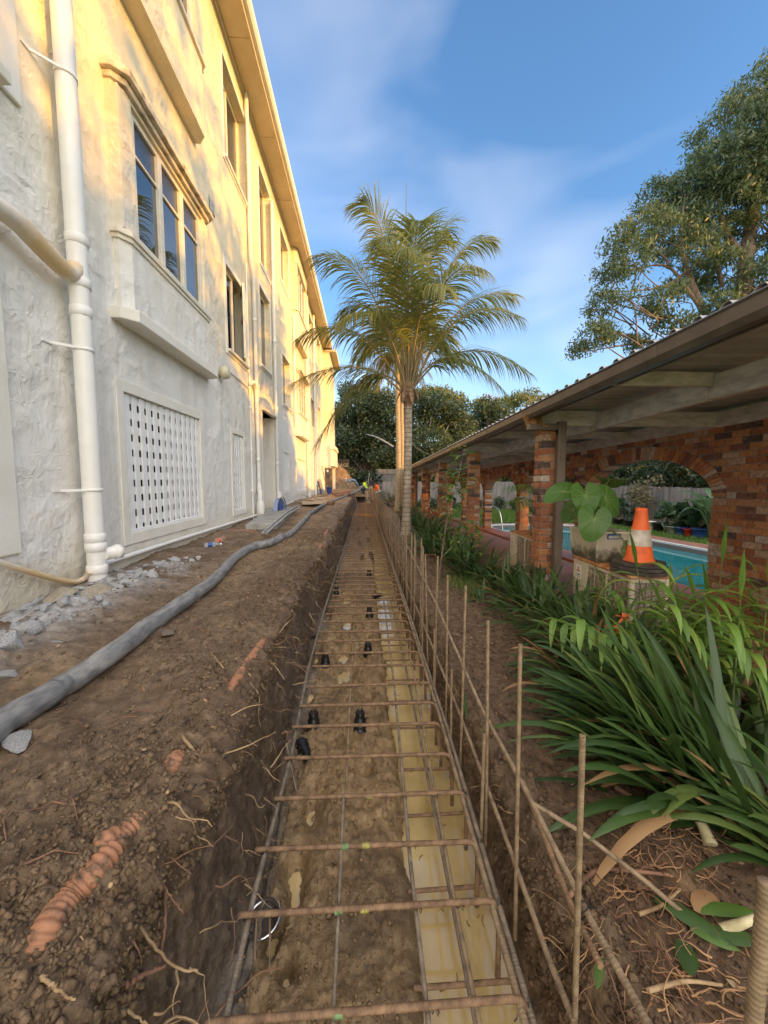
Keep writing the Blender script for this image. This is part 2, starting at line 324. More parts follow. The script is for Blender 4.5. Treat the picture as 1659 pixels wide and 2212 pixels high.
M['paper'] = nmat('label_paper', (.70, .66, .58), (.76, .72, .64), 6, .6, 0)
M['spoil'] = nmat('spoil_soil', (.13, .08, .042), (.27, .175, .095), 2.5, .9, .9, 9, .08, 8)
M['flower'] = leafmat('orange_petal', (.75, .14, .04), (.85, .25, .10), .5, .3)
M['redflower'] = leafmat('red_petal', (.38, .02, .03), (.6, .05, .06), .5, .3)
M['clearpl'] = NT('clear_plastic').set(Base_Color=(.75, .8, .85), Roughness=.15, Transmission_Weight=.75, IOR=1.3).m
M['wire'] = nmat('rusty_cream_wire', (.24, .13, .06), (.46, .37, .25), 9, .7, .2, 40, .002)
M['mark_g'] = nmat('green_marking_paint', (.10, .13, .06), (.22, .40, .14), 40, .7, 0)
M['mark_y'] = nmat('yellow_marking_paint', (.20, .17, .05), (.42, .40, .09), 40, .7, 0)
M['silver'] = NT('silver_foil').set(Base_Color=(.75, .77, .80), Roughness=.08, Metallic=1.).m
# ================================================================ daylight: low golden sun from the right and slightly behind
SUN_EL, SUN_AZ = R(11.5), R(124)              # azimuth clockwise from +Y
w = bpy.data.worlds.new('World'); S.world = w; w.use_nodes = True; wt = w.node_tree; wn = wt.nodes; wl = wt.links
bg = wn['Background']; sky = wn.new('ShaderNodeTexSky'); sky.sky_type = 'NISHITA'; sky.sun_disc = False
sky.sun_elevation = SUN_EL; sky.sun_rotation = SUN_AZ; sky.air_density = 1.0; sky.dust_density = .6; sky.ozone_density = 3.0
def wnode(ty, **kw):
    n = wn.new('ShaderNode'+ty)
    for k, v in kw.items(): setattr(n, k, v)
    return n
tc = wnode('TexCoord'); mp = wnode('Mapping'); wl.new(tc.outputs['Generated'], mp.inputs[0])
mp.inputs['Scale'].default_value = (1.3, 1.3, 3.0); mp.inputs['Rotation'].default_value = (.2, .35, .5)
nz = wnode('TexNoise'); nz.inputs['Scale'].default_value = 1.6; nz.inputs['Detail'].default_value = 3; nz.inputs['Roughness'].default_value = .45; nz.inputs['Distortion'].default_value = .4
wl.new(mp.outputs[0], nz.inputs[0])
cr = wnode('ValToRGB'); cr.color_ramp.elements[0].position = .40; cr.color_ramp.elements[1].position = .78; cr.color_ramp.elements[1].color = (.34, .34, .34, 1)
wl.new(nz.outputs['Fac'], cr.inputs[0])
# bright cloud cover added unseen behind the camera, as fill light for the shaded yard
sp = wnode('SeparateXYZ'); wl.new(tc.outputs['Generated'], sp.inputs[0])
mr = wnode('MapRange'); mr.inputs['From Min'].default_value = .25; mr.inputs['From Max'].default_value = -.55; mr.inputs['To Min'].default_value = 0; mr.inputs['To Max'].default_value = .85
wl.new(sp.outputs[1], mr.inputs[0])
hs = wnode('HueSaturation'); hs.inputs['Saturation'].default_value = 1.07; hs.inputs['Value'].default_value = 1.05; wl.new(sky.outputs[0], hs.inputs['Color'])
cm = wnode('Mix', data_type='RGBA'); wl.new(cr.outputs[0], cm.inputs[0]); wl.new(hs.outputs[0], cm.inputs[6]); cm.inputs[7].default_value = (4.6, 4.5, 4.6, 1)
c2 = wnode('Mix', data_type='RGBA'); wl.new(mr.outputs[0], c2.inputs[0]); wl.new(cm.outputs[2], c2.inputs[6]); c2.inputs[7].default_value = (9.6, 8.9, 8.2, 1)
wl.new(c2.outputs[2], bg.inputs['Color']); bg.inputs['Strength'].default_value = .11
sl = bpy.data.lights.new('sun', 'SUN'); sl.energy = 1.9; sl.angle = R(.6); sl.color = (1., .47, .03)
so = bpy.data.objects.new('sun', sl); COL.objects.link(so)
sd = V(math.sin(SUN_AZ)*math.cos(SUN_EL), math.cos(SUN_AZ)*math.cos(SUN_EL), math.sin(SUN_EL))
so.rotation_euler = sd.to_track_quat('Z', 'Y').to_euler(); so.location = (20, -20, 15)
S.view_settings.view_transform = 'Standard'; S.view_settings.look = 'None'; S.view_settings.exposure = 1.8; S.view_settings.gamma = 1
S.cycles.use_denoising = True; S.cycles.max_bounces = 6; S.cycles.transparent_max_bounces = 8; S.cycles.sample_clamp_indirect = 6

# ================================================================ the dug ground: bank, trench, bank
PX = [-2.9, -2.0, -1.2, -.86, -.70, -.625, -.575, -.535, -.48, -.2, .13, .19, .3, .5, .54, .575, .63, .70, .85, 1.4, 1.9, 2.35]
PZ = [.70, .67, .665, .665, .655, .625, .33, .05, .0, .0, .0, -.09, -.12, -.12, -.03, .10, .27, .335, .345, .335, .30, .24]
seg = np.hypot(np.diff(PX), np.diff(PZ)); dens = []
for i in range(len(seg)):
    xm = (PX[i]+PX[i+1])/2
    dn = 95 if -1.2 < xm < 1.0 else (60 if xm > 0 else 50)
    dens.append(max(2, int(seg[i]*dn*(1.25 if seg[i] < .35 else 1))))
sx, sz = [], []
for i, k in enumerate(dens):
    u = np.arange(k)/k; sx += list(PX[i]+(PX[i+1]-PX[i])*u); sz += list(PZ[i]+(PZ[i+1]-PZ[i])*u)
sx = np.array(sx+[PX[-1]]); sz = np.array(sz+[PZ[-1]])
for _ in range(2): sz[1:-1] = (sz[:-2]+2*sz[1:-1]+sz[2:])/4; sx[1:-1] = (sx[:-2]+2*sx[1:-1]+sx[2:])/4
ss = np.concatenate([[0], np.cumsum(np.hypot(np.diff(sx), np.diff(sz)))])
tx = np.gradient(sx); tz = np.gradient(sz); tl = np.hypot(tx, tz); nx, nz_ = -tz/tl, tx/tl
ys = [.22]
while ys[-1] < 37: ys.append(ys[-1]+max(.0105, .0115*ys[-1]))
ys = np.array(ys); NR, NC = len(ys), len(sx)
Yg, Sg = np.meshgrid(ys, ss, indexing='ij'); X0 = np.broadcast_to(sx, Yg.shape); Z0 = np.broadcast_to(sz, Yg.shape)
wall_l = ((X0 > -.66) & (X0 < -.46)).astype(float); flo = ((X0 > -.47) & (X0 < .54)).astype(float); wall_r = ((X0 >= .535) & (X0 < .72)).astype(float)
def sm(a):
    for _ in range(4): a = (np.roll(a, 1, 1)*.25+a*.5+np.roll(a, -1, 1)*.25)
    return a
wall_l, flo, wall_r = sm(wall_l), sm(flo), sm(wall_r); left = (X0 < -.62)*1.; right = (X0 > .68)*1.
lipw = np.exp(-((X0+.78)/.28)**2)
w1, w1b = worley(Sg*9, Yg*9, 3); w2, w2b = worley(Sg*22, Yg*22, 5); w3, w3b = worley(Sg*48, Yg*48, 6)
e1 = np.clip(1-w1*1.25, 0, 1); e2 = np.clip(1-w2*1.3, 0, 1); e3 = np.clip(1-w3*1.3, 0, 1)
fb = fbm(Sg*3, Yg*3, 9, 5)-.5; fl = fbm(Sg*1.1, Yg*1.1, 21, 3)-.5; fs = fbm(Sg*16, Yg*16, 31, 4)-.5
patch = np.clip((fbm(Sg*1.7, Yg*1.7, 41, 3)-.42)*4, 0, 1)
rgd = 1-2*np.abs(fbm(Sg*5, Yg*8, 101, 3)-.5); rgd2 = 1-2*np.abs(fbm(Sg*14, Yg*20, 103, 3)-.5)
near = np.clip(1-(Yg-1)/6, .25, 1)
d = left*(fl*.06+fb*.045+fs*.020+patch*(.016*e1+.018*e2+.02*rgd2)+lipw*(.004*e1+.018*e2+.012*fb+.022*rgd2+.016*fs)*np.clip((-.60-X0)/.1, 0, 1)+.013*e3*near*(.4+patch)+.010*rgd)
d = d+wall_l*(.035*fb+.030*rgd+.020*rgd2+.022*fs+.012*e3+.04*fl-.02)
chan = np.clip((X0-.115+.09*(fbm(Yg*3.1, Yg*0+2, 91, 4)-.5)+.05*fs)/.07, 0, 1)*flo
d = d+flo*((1-chan)*(.060*fb+.036*fs+.035*patch*e2+.016*e3+.02*fl+.022*rgd2+.012*rgd+.006)+chan*.03*fb)
d = d+wall_r*(.06*fb+.035*e1+.02*e2+.015*fs+.008*e3)+right*(fl*.045+fb*.03+fs*.014+.012*e2*patch+.006*e3*near)
pud = np.exp(-((X0+.36+.05*np.sin(Yg*2.3))/.075)**2)*np.clip((fbm(Yg*2.2, Yg*0+3, 55, 2)-.47)*7, 0, 1)*(1-.6*(Yg > 5))
pud2 = np.exp(-((X0+.17)/.11)**2-((Yg-3.15)/.22)**2)+np.exp(-((X0+.20)/.07)**2-((Yg-4.3)/.22)**2)
pud = sum(np.exp(-((X0-a)/c)**2-((Yg-b_)/e)**2) for a, b_, c, e in ((-.27, 1.80, .055, .13), (-.30, 1.50, .05, .07), (-.28, 1.40, .035, .05), (-.34, 1.27, .045, .07), (-.27, 1.16, .03, .035), (-.33, 1.02, .03, .05), (-.02, 2.02, .05, .05), (-.2, 2.28, .06, .06), (.02, 2.75, .05, .08), (-.2, 3.5, .07, .1), (-.02, 3.9, .06, .1), (-.25, 5.2, .1, .2), (-.40, 2.42, .035, .07), (-.43, 2.85, .05, .12), (-.30, 2.9, .07, .06), (-.46, 3.5, .04, .2), (-.33, 3.75, .06, .1), (-.45, 4.6, .05, .3)))
d = d-flo*.105*np.clip(pud+pud2, 0, 1)
Xg = X0+nx*d+wall_l*.06*(fbm(Yg*.9, Yg*0, 61, 3)-.5)*2+wall_r*.035*(fbm(Yg*.9, Yg*0+9, 62, 3)-.5)*2
Xg = Xg+np.clip((-.36-X0)/.1, 0, 1)*np.clip((X0+.9)/.25, 0, 1)*.08*np.clip((2.9-Yg)/1.5, 0, 1)
Zg = Z0+nz_*d+left*.009*Yg-right*.004*np.clip(Yg-3, 0, 40)
endf = np.clip((Yg-31.3)/1.0, 0, 1); endf = endf*endf*(3-2*endf); far = .72+.10*fb
Zg = Zg*(1-endf)+far*endf
Zg = Zg+left*np.exp(-((Xg+2.05)/.38)**2)*np.clip((4.3-Yg)/.8, 0, 1)*(.05+.05*e1+.05*fb)
gv = np.stack([Xg, Yg, Zg], -1).reshape(-1, 3); idx = np.arange(NR*NC).reshape(NR, NC)
gf = np.stack([idx[:-1, :-1], idx[:-1, 1:], idx[1:, 1:], idx[1:, :-1]], -1).reshape(-1, 4)
gm = mesh_np('soil_ground', gv, gf, [M['soil']], True)
grey = np.exp(-((X0+2.1)/.30)**2)*np.clip((4.4-Yg)/.5, 0, 1)*np.clip((fbm(Sg*5, Yg*5, 71, 3)-.26)*5, 0, 1)
wallclay = wall_l*np.clip(.85-Zg*1.6+fb*2.5, 0, 1)*.6+wall_r*np.clip(.5+fb*3, 0, 1)*.45
greyl = np.exp(-((X0+.47)/.07)**2)*np.clip((fbm(Yg*2, Yg*0+5, 77, 3)-.35)*3, 0, 1)*.25
leftclay = left*np.clip((fbm(Sg*1.3, Yg*.8, 81, 4)-.5)*5, 0, 1)*.35
farclay = left*np.clip((Yg-6)/8, 0, 1)*.45
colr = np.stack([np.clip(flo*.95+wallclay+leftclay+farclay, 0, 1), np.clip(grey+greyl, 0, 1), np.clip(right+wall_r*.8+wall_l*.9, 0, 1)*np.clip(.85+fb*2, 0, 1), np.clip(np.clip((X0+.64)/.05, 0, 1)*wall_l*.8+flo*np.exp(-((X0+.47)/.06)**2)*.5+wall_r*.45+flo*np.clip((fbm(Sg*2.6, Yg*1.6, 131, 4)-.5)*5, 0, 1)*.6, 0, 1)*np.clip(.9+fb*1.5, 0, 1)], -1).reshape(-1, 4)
ca = gm.color_attributes.new('soil', 'FLOAT_COLOR', 'POINT'); ca.data.foreach_set('color', colr.astype(np.float32).ravel())
tag(link('soil_ground', gm), kind='structure')
def ground(x, y):        # height of the soil under a point
    i = int(np.clip(np.searchsorted(ys, y), 1, NR-1)); m = slice(0, np.searchsorted(sx, -.62)) if x < -.6 else (slice(np.searchsorted(sx, .7), NC) if x > .7 else slice(np.searchsorted(sx, -.44), np.searchsorted(sx, .52)))
    return float(np.interp(x, Xg[i, m], Zg[i, m]))
b = MB(); b.quad((-.62, .1, -.036), (.60, .1, -.036), (.60, 31, -.036), (-.62, 31, -.036)); tag(b.build('muddy_water', M['mud_water']), kind='structure')
# wide ground far around, lower than everything dug or planted
b = MB(); b.quad((-900, -300, -1.6), (900, -300, -1.6), (900, 1500, -1.6), (-900, 1500, -1.6)); tag(b.build('ground', M['lawn']), kind='structure')
# ground behind the trench end
n = 40; xs = np.linspace(-14, 3.0, n); yy = np.linspace(32.7, 60, n); A, B = np.meshgrid(xs, yy); H = .62+.25*(fbm(A, B, 5, 3)-.5)
i = np.arange(n*n).reshape(n, n); tag(link('back_ground', (lambda me: me)(mesh_np('back_ground', np.stack([A, B, H], -1), np.stack([i[:-1, :-1], i[:-1, 1:], i[1:, 1:], i[1:, :-1]], -1).reshape(-1, 4), [M['spoil']], True))), kind='structure')
# paving, curb, pool and lawn on the right: the whole yard falls gently away from the camera
def fall(Y): return -.0258*(Y-5)
def pave(x, y): return .25-.13*(x-2.2)+fall(y)
b = MB()
b.quad((2.33, -1, pave(2.33, -1)), (4.4, -1, pave(4.4, -1)), (4.4, 21, pave(4.4, 21)), (2.33, 21, pave(2.33, 21)))
b.quad((2.33, -1, pave(2.33, -1)-.3), (2.33, -1, pave(2.33, -1)), (2.33, 21, pave(2.33, 21)), (2.33, 21, pave(2.33, 21)-.3)); tag(b.build('terracotta_paving', M['paving']), kind='structure')
b = MB(); c0 = [(4.4, -1, pave(4.4, -1)-.2), (5.02, -1, pave(4.4, -1)-.2), (5.02, -1, pave(4.4, -1)+.06), (4.4, -1, pave(4.4, -1)+.06)]
b.prism(c0, (0, 20.5, 20.5*-.0258)); tag(b.build('tiled_curb', M['curb'], bevel=.01), kind='structure')
def rrect(x0, x1, y0, y1, r, n=7):
    P = []
    for cx, cy, a in ((x1-r, y1-r, 0), (x0+r, y1-r, 90), (x0+r, y0+r, 180), (x1-r, y0+r, 270)):
        P += [(cx+r*math.cos(R(a+90*k/n)), cy+r*math.sin(R(a+90*k/n))) for k in range(n+1)]
    return P
def pz(y): return -.10-.020*(y-6)
pool_in = rrect(5.12, 8.75, 4.7, 16.3, 1.1); pool_out = rrect(5.05, 8.85, 4.6, 16.4, 1.15); pool_pv = rrect(5.03, 9.7, 3.6, 17.0, 1.2)
b = MB(); b.add([(x, y, pz(y)-.13) for x, y in pool_in], [tuple(range(len(pool_in)))]); tag(b.build('pool_water', M['pool']), kind='structure')
def ringm(b, A, B, za, zb, mi=0):
    n = len(A)
    for i in range(n):
        j = (i+1) % n; b.quad((*A[i], pz(A[i][1])+za), (*A[j], pz(A[j][1])+za), (*B[j], pz(B[j][1])+zb), (*B[i], pz(B[i][1])+zb), mi)
b = MB(); ringm(b, pool_in, pool_out, .03, .03); ringm(b, pool_out, pool_out, -.3, .03); ringm(b, pool_in, pool_in, -.02, .03); ringm(b, pool_in, pool_in, -.3, -.02, 1)
po = thing('swimming_pool', 'turquoise swimming pool with white coping behind the brick arches', 'pool', (6.9, 10.5, pz(10.5)))
b.build('coping', [M['coping'], M['border']], po)
b = MB(); ringm(b, pool_out, pool_pv, 0, 0); tag(b.build('pool_surround', M['paving']), kind='structure')
def lawnz(x, y): return -.13-.020*(y-6)-.012*max(0, x-8)
n = 46; xs = np.linspace(4.9, 13, n); yy = np.linspace(1, 30, n); vv = [(x, y, lawnz(x, y)-.01+.02*(rnd.random()-.5)) for y in yy for x in xs]
i = np.arange(n*n).reshape(n, n); q = np.stack([i[:-1, :-1], i[:-1, 1:], i[1:, 1:], i[1:, :-1]], -1).reshape(-1, 4)
va = np.array(vv); cen = va[q].mean(1); keep = ~((cen[:, 0] > 5.15) & (cen[:, 0] < 9.45) & (cen[:, 1] > 3.9) & (cen[:, 1] < 16.75))
tag(link('lawn', mesh_np('lawn', va, q[keep], [M['lawn']], True)), kind='structure')
vv = [(2.36, 20.9, -.15), (5, 20.9, -.4), (5, 30, -.6), (2.36, 30, -.2), (1.5, 30, .3), (1.5, 20.9, .1)]
b = MB(); b.add(vv, [(0, 1, 2, 3), (5, 0, 3, 4)]); tag(b.build('lawn_strip', M['lawn']), kind='structure')
# grass blades over the visible lawn
P = []
for k in range(26000):
    y = 4+24*rnd.random()**1.2; x = 5.2+6.6*rnd.random()
    if 5.0 < x < 9.72 and 3.5 < y < 17.05: continue
    P.append((x, y, lawnz(x, y)-.02))
P = np.array(P); n = len(P); a = rng.uniform(0, 2*PI, n); h = rng.uniform(.05, .11, n)+.003*P[:, 1]; wd = .006+.0011*P[:, 1]
dx = np.stack([np.cos(a)*wd, np.sin(a)*wd, 0*a], -1); tp = np.stack([np.cos(a*3)*h*.4, np.sin(a*3)*h*.4, h], -1)
tag(link('lawn_grass', mesh_np('lawn_grass', np.stack([P-dx, P+dx, P+tp], 1), np.arange(3*n).reshape(n, 3), [M['grass']])), kind='stuff')
# ================================================================ the white rendered building on the left
W = -2.5
BL = thing('white_building', 'long three storey white rendered building with a wide eave on the left', 'building', (W, 3, .66))
def holed(b, X, y0, y1, z0, z1, holes, depth=.2, mi=0):
    Ys = sorted({y0, y1, *[h[0] for h in holes], *[h[1] for h in holes]}); Zs = sorted({z0, z1, *[h[2] for h in holes], *[h[3] for h in holes]})
    for i in range(len(Ys)-1):
        for j in range(len(Zs)-1):
            ym, zm = (Ys[i]+Ys[i+1])/2, (Zs[j]+Zs[j+1])/2
            if any(h[0] < ym < h[1] and h[2] < zm < h[3] for h in holes): continue
            b.quad((X, Ys[i], Zs[j]), (X, Ys[i+1], Zs[j]), (X, Ys[i+1], Zs[j+1]), (X, Ys[i], Zs[j+1]), mi)
    for h in holes:
        d = X-(h[4] if len(h) > 4 else depth); a, c, e, g = h[:4]
        b.quad((X, a, e), (d, a, e), (d, a, g), (X, a, g), mi); b.quad((X, c, e), (X, c, g), (d, c, g), (d, c, e), mi)
        b.quad((X, a, g), (d, a, g), (d, c, g), (X, c, g), mi); b.quad((X, a, e), (X, c, e), (d, c, e), (d, a, e), mi)
LAT = [(4.2, 6.05, 1.08, 2.56), (7.5, 8.15, 1.05, 2.53), (12.15, 12.95, 1.30, 2.5), (14.5, 16.6, 1.20, 2.42), (20.0, 21.0, 1.3, 2.4)]
WIN = [(7.6, 8.95, 7.5, 9.2, .22), (9.95, 11.05, 6.95, 9.15, .2), (9.75, 10.75, 4.45, 6.3, .16), (12.3, 13.55, 7.75, 9.2, .2), (12.25, 13.45, 4.0, 5.5, .2),
       (15.2, 16.4, 7.75, 9.2, .2), (18.2, 19.5, 7.75, 9.2, .2), (18.6, 19.6, 4.2, 5.5, .2), (21.3, 22.6, 7.75, 9.2, .2), (21.4, 22.4, 4.2, 5.6, .2)]
CAS = (7.43, 8.55, 4.05, 5.55); DOOR = (9.72, 10.9, .78, 3.33)
b = MB()
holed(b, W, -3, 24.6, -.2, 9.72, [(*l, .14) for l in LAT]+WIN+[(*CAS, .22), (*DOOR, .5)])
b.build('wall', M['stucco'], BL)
# backs of the openings
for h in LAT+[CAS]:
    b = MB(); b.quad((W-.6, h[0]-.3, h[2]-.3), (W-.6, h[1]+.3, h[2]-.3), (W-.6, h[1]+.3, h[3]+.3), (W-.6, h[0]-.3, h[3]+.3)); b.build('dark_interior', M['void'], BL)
# window surrounds standing a little proud of the rough render
def surround(b, h, w=.12, t=.018):
    a, c, e, g = h[:4]
    b.box(W, W+t, a-w, a, e-w, g+w); b.box(W, W+t, c, c+w, e-w, g+w); b.box(W, W+t, a, c, g, g+w); b.box(W, W+t, a, c, e-w, e)
for h in LAT+[CAS]+WIN+[DOOR]: b = MB(); surround(b, h, .10 if h[1]-h[0] < 1.5 else .12); b.build('opening_surround', M['trim'], BL, bevel=.006)
# lattice screens
def lattice(h, dark_to):
    a, c, e, g = h; b = MB(); n = round((c-a)/.143); p = (c-a)/n
    for k in range(n): j = rnd.uniform(-.004, .004); j2 = rnd.uniform(-.002, .003); b.box(W-.034, W-.016+j2, a+p*k+.055+j, a+p*(k+1)-.005+j, e+.002, g-.002)
    m = 9; q = (g-e)/m
    for k in range(m): b.box(W-.048, W-.034, a, c, e+q*k+.075, e+q*(k+1))
    b.box(W-.045, W-.0, a, c, e, e+.03)
    o = b.build('lattice_screen', M['white'], BL, bevel=.004)
    if dark_to < c:
        b = MB(); b.box(W-.075, W-.055, dark_to, c, e, g); b.build('backing_board', M['white'], o)
lattice(LAT[0], 5.12)
for h, dk in ((LAT[1], 7.75), (LAT[2], 12.2), (LAT[3], 14.6), (LAT[4], 20.0)): lattice(h, dk)
# windows: frame with its panes
def window(h, n=2, tr=.0, rec=None, X=None, glass='glass'):
    a, c, e, g = h[:4]; d = (h[4] if len(h) > 4 else .2) if rec is None else rec; X = W-d+.06 if X is None else X; b = MB(); f = .055
    b.box(X-.05, X, a, c, g-f, g); b.box(X-.05, X, a, c, e, e+f)
    for k in range(n+1):
        y = a+(c-a-f)*k/n; b.box(X-.05, X, y, y+f, e+f, g-f)
    pan = []
    for k in range(n):
        y0 = a+(c-a-f)*k/n+f; y1 = a+(c-a-f)*(k+1)/n
        if tr: zt = g-(g-e)*tr; b.box(X-.04, X-.008, y0, y1, zt-.014, zt+.014); pan += [(y0, y1, e+f, zt, 'glass'), (y0, y1, zt, g-f, 'ripple')]
        else: pan.append((y0, y1, e+f, g-f, glass))
    o = b.build('window', M['frame'], BL, bevel=.005)
    for y0, y1, z0, z1, m in pan:
        p = MB(); p.box(X-.032, X-.026, y0, y1, z0, z1); p.build('pane', M[m], o)
    p = MB(); p.quad((X-.16, a, e), (X-.16, c, e), (X-.16, c, g), (X-.16, a, g)); p.build('window_backing', M['window_backing'], o)
    return o
for h in WIN: window(h, 2)
# open casement
window((CAS[0], (CAS[0]+CAS[1])/2+.02, CAS[2], CAS[3]), 1, rec=.12)
b = MB(); y, L = CAS[1]-.02, .5
ang = R(22); ax = V(math.sin(ang), -math.cos(ang), 0)*L; o0 = V(W-.06, y, 0); nn = V(ax.y, -ax.x, 0).normalized()*.022
for z0, z1, u0, u1 in ((CAS[2]+.03, CAS[2]+.10, 0, 1), (CAS[3]-.10, CAS[3]-.03, 0, 1), (CAS[2]+.10, CAS[3]-.10, 0, .13), (CAS[2]+.10, CAS[3]-.10, .87, 1), (4.9, 4.93, .13, .87)):
    b.obox(o0+ax*((u0+u1)/2)+V(0, 0, (z0+z1)/2), ax*((u1-u0)/2), nn, V(0, 0, (z1-z0)/2))
o = b.build('open_sash', M['frame'], BL, bevel=.004)
b = MB(); b.obox(o0+ax*.5+V(0, 0, (CAS[2]+CAS[3])/2), ax*.37, nn*.15, V(0, 0, (CAS[3]-CAS[2])/2-.1)); b.build('pane', M['glass'], o)
b = MB(); b.box(W-.2, W+.07, CAS[0]-.03, CAS[1]+.03, CAS[2]-.05, CAS[2]); b.build('window_sill', M['frame'], BL, bevel=.006)
for h in (WIN[4], WIN[0], WIN[2]): b = MB(); b.box(W-.2, W+.05, h[0]-.04, h[1]+.04, h[2]-.05, h[2]); b.build('window_sill', M['trim'], BL, bevel=.006)
# projecting bays, ends canted back to the wall
def shelf(b, y0, y1, z0, z1, p, cant=.16, mi=0):
    b.prism([(W-.02, y0, z0), (W+p*.45, y0, z0), (W+p, y0+cant*.55, z0), (W+p, y1-cant*.55, z0), (W+p*.45, y1, z0), (W-.02, y1, z0)], (0, 0, z1-z0), mi)
def bay(dy):
    y0, y1 = 4.18+dy, 6.34+dy; p = .125
    b = MB(); shelf(b, y0, y1, 3.37, 4.16, p, .2)
    for a, c, e, g in ((y0, y0+.22, 4.16, 5.48), (y1-.2, y1, 4.16, 5.48)): shelf(b, a, c, e, g, p, .0)
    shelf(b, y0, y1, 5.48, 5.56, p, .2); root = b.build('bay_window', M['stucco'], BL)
    b = MB(); shelf(b, y0-.10, y1+.10, 3.25, 3.37, .215, .22); b.build('ledge', M['trim'], root, bevel=.008)
    b = MB(); shelf(b, y0-.04, y1+.04, 4.10, 4.16, .165, .2); shelf(b, y0-.02, y1+.02, 4.055, 4.10, .145, .2); b.build('sill', M['frame'], root, bevel=.006)
    b = MB(); shelf(b, y0-.02, y1+.05, 5.52, 5.585, .17, .18); shelf(b, y0-.06, y1+.09, 5.585, 5.66, .225, .2)
    b.build('hood', nmat('weathered_hood', (.22, .18, .12), (.62, .55, .42), 7, .85, .5, 24, .008, lo=.3, hi=.55), root, bevel=.008)
    a, c, e, g = y0+.22, y1-.2, 4.16, 5.48; X = W+p-.035; f = .085; b = MB(); pan = []
    b.box(X-.06, X, a, c, g-.06, g); b.box(X-.06, X, a, c, e, e+.05)
    for k in range(4): y = a+(c-a-f)*k/3; b.box(X-.06, X+.012, y, y+f, e+.05, g-.06)
    for k in range(3):
        u0 = a+(c-a-f)*k/3+f; u1 = a+(c-a-f)*(k+1)/3; zt = g-.40; b.box(X-.045, X-.006, u0, u1, zt-.016, zt+.016)
        pan += [(u0, u1, e+.05, zt, 'glass'), (u0, u1, zt, g-.06, 'ripple')]
    fr = b.build('window_frame', M['frame'], root, bevel=.005)
    # glazing is too deep in the tree for sub-sub-parts: one pane sheet per light, beside the frame
    for u0, u1, z0, z1, m in pan:
        q = MB(); q.box(X-.034, X-.028, u0, u1, z0, z1); q.build('pane', M[m], root)
    q = MB(); q.quad((X-.18, a, e), (X-.18, c, e), (X-.18, c, g), (X-.18, a, g)); q.build('window_backing', M['void'], root)  # black sheet in place of the unlit room behind the bay panes
bay(0); bay(10.25)
def upper(dy):
    y0, y1 = 3.9+dy, 6.28+dy; b = MB(); shelf(b, y0, y1, 6.62, 7.58, .2, .22); shelf(b, y0, y0+.2, 7.58, 9.2, .18, 0); shelf(b, y1-.22, y1, 7.58, 9.2, .18, 0); shelf(b, y0, y1, 9.2, 9.68, .2, .22)
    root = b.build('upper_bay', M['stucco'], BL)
    b = MB(); shelf(b, y0-.03, y1+.03, 7.58, 7.63, .24, .22); b.build('sill', M['frame'], root, bevel=.006)
    X = W+.12; b = MB(); a, c, e, g = y0+.2, y1-.22, 7.63, 9.2; f = .085
    b.box(X-.06, X, a, c, g-.06, g)
    for k in range(4): y = a+(c-a-f)*k/3; b.box(X-.06, X+.01, y, y+f, e, g-.06)
    b.build('window_frame', M['frame'], root, bevel=.005)
    q = MB(); q.box(X-.034, X-.028, a, c, e, g-.06); q.build('pane', M['glass'], root)
upper(0); upper(10.25)
# part of a window and of a raised panel at the left edge of the view
p1 = onX(50, 235, W+.03); p2 = onX(18, 165, W+.1)
b = MB(); b.box(W, W+.03, -1.5, p1.y, p1.z, 9.6); b.box(W, W+.025, -1.5, onX(18, 900, W).y, 1.12, 3.55); b.build('raised_panel', M['trim'], BL, bevel=.01)
b = MB(); b.box(W+.03, W+.12, .8, p2.y, p2.z-.06, p2.z+.02); b.box(W+.03, W+.07, p2.y-.14, p2.y-.03, p2.z+.02, p2.z+1.6)
o = b.build('window', M['frame'], BL, bevel=.006); b = MB(); b.box(W+.031, W+.045, .9, p2.y-.14, p2.z+.02, p2.z+1.6); b.build('pane', M['glass'], o)
# door in its recess
b = MB(); b.box(W-.49, W-.44, DOOR[0], DOOR[1], DOOR[2], DOOR[3])
for k in range(8): b.box(W-.44, W-.435, DOOR[0]+.02+k*.147, DOOR[0]+.15+k*.147, DOOR[2]+.02, DOOR[3]-.3)
o = b.build('door', M['white'], BL); b = MB(); b.box(W-.435, W-.37, DOOR[0]+.9, DOOR[0]+.93, 1.75, 1.9); b.build('door_handle', M['chrome'], o)
b = MB(); b.box(W-.3, W+.1, DOOR[0]-.12, DOOR[1]+.05, DOOR[3], DOOR[3]+.07); b.build('door_hood', M['frame'], BL, bevel=.006)
# eave, gutter and roof
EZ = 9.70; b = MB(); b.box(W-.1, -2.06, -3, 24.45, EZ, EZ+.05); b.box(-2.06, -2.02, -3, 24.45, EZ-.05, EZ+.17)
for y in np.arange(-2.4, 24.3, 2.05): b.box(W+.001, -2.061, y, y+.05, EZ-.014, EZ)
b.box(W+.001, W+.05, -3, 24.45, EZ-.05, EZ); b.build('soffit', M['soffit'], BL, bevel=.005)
b = MB(); b.prism([(-2.02, -3, EZ+.03), (-1.955, -3, EZ+.03), (-1.92, -3, EZ+.08), (-1.91, -3, EZ+.19), (-1.93, -3, EZ+.19), (-2.02, -3, EZ+.12)], (0, 27.45, 0)); b.build('gutter', M['trim'], BL)
b = MB(); b.prism([(-2.0, -3, EZ+.18), (-7.5, -3, EZ+2.6), (-13, -3, EZ+.18), (-13, -3, EZ+.1), (-2.0, -3, EZ+.1)], (0, 31.5, 0)); b.build('roof', nmat('roof_tiles', (.28, .12, .07), (.40, .2, .12), 6, .8, .4), BL)
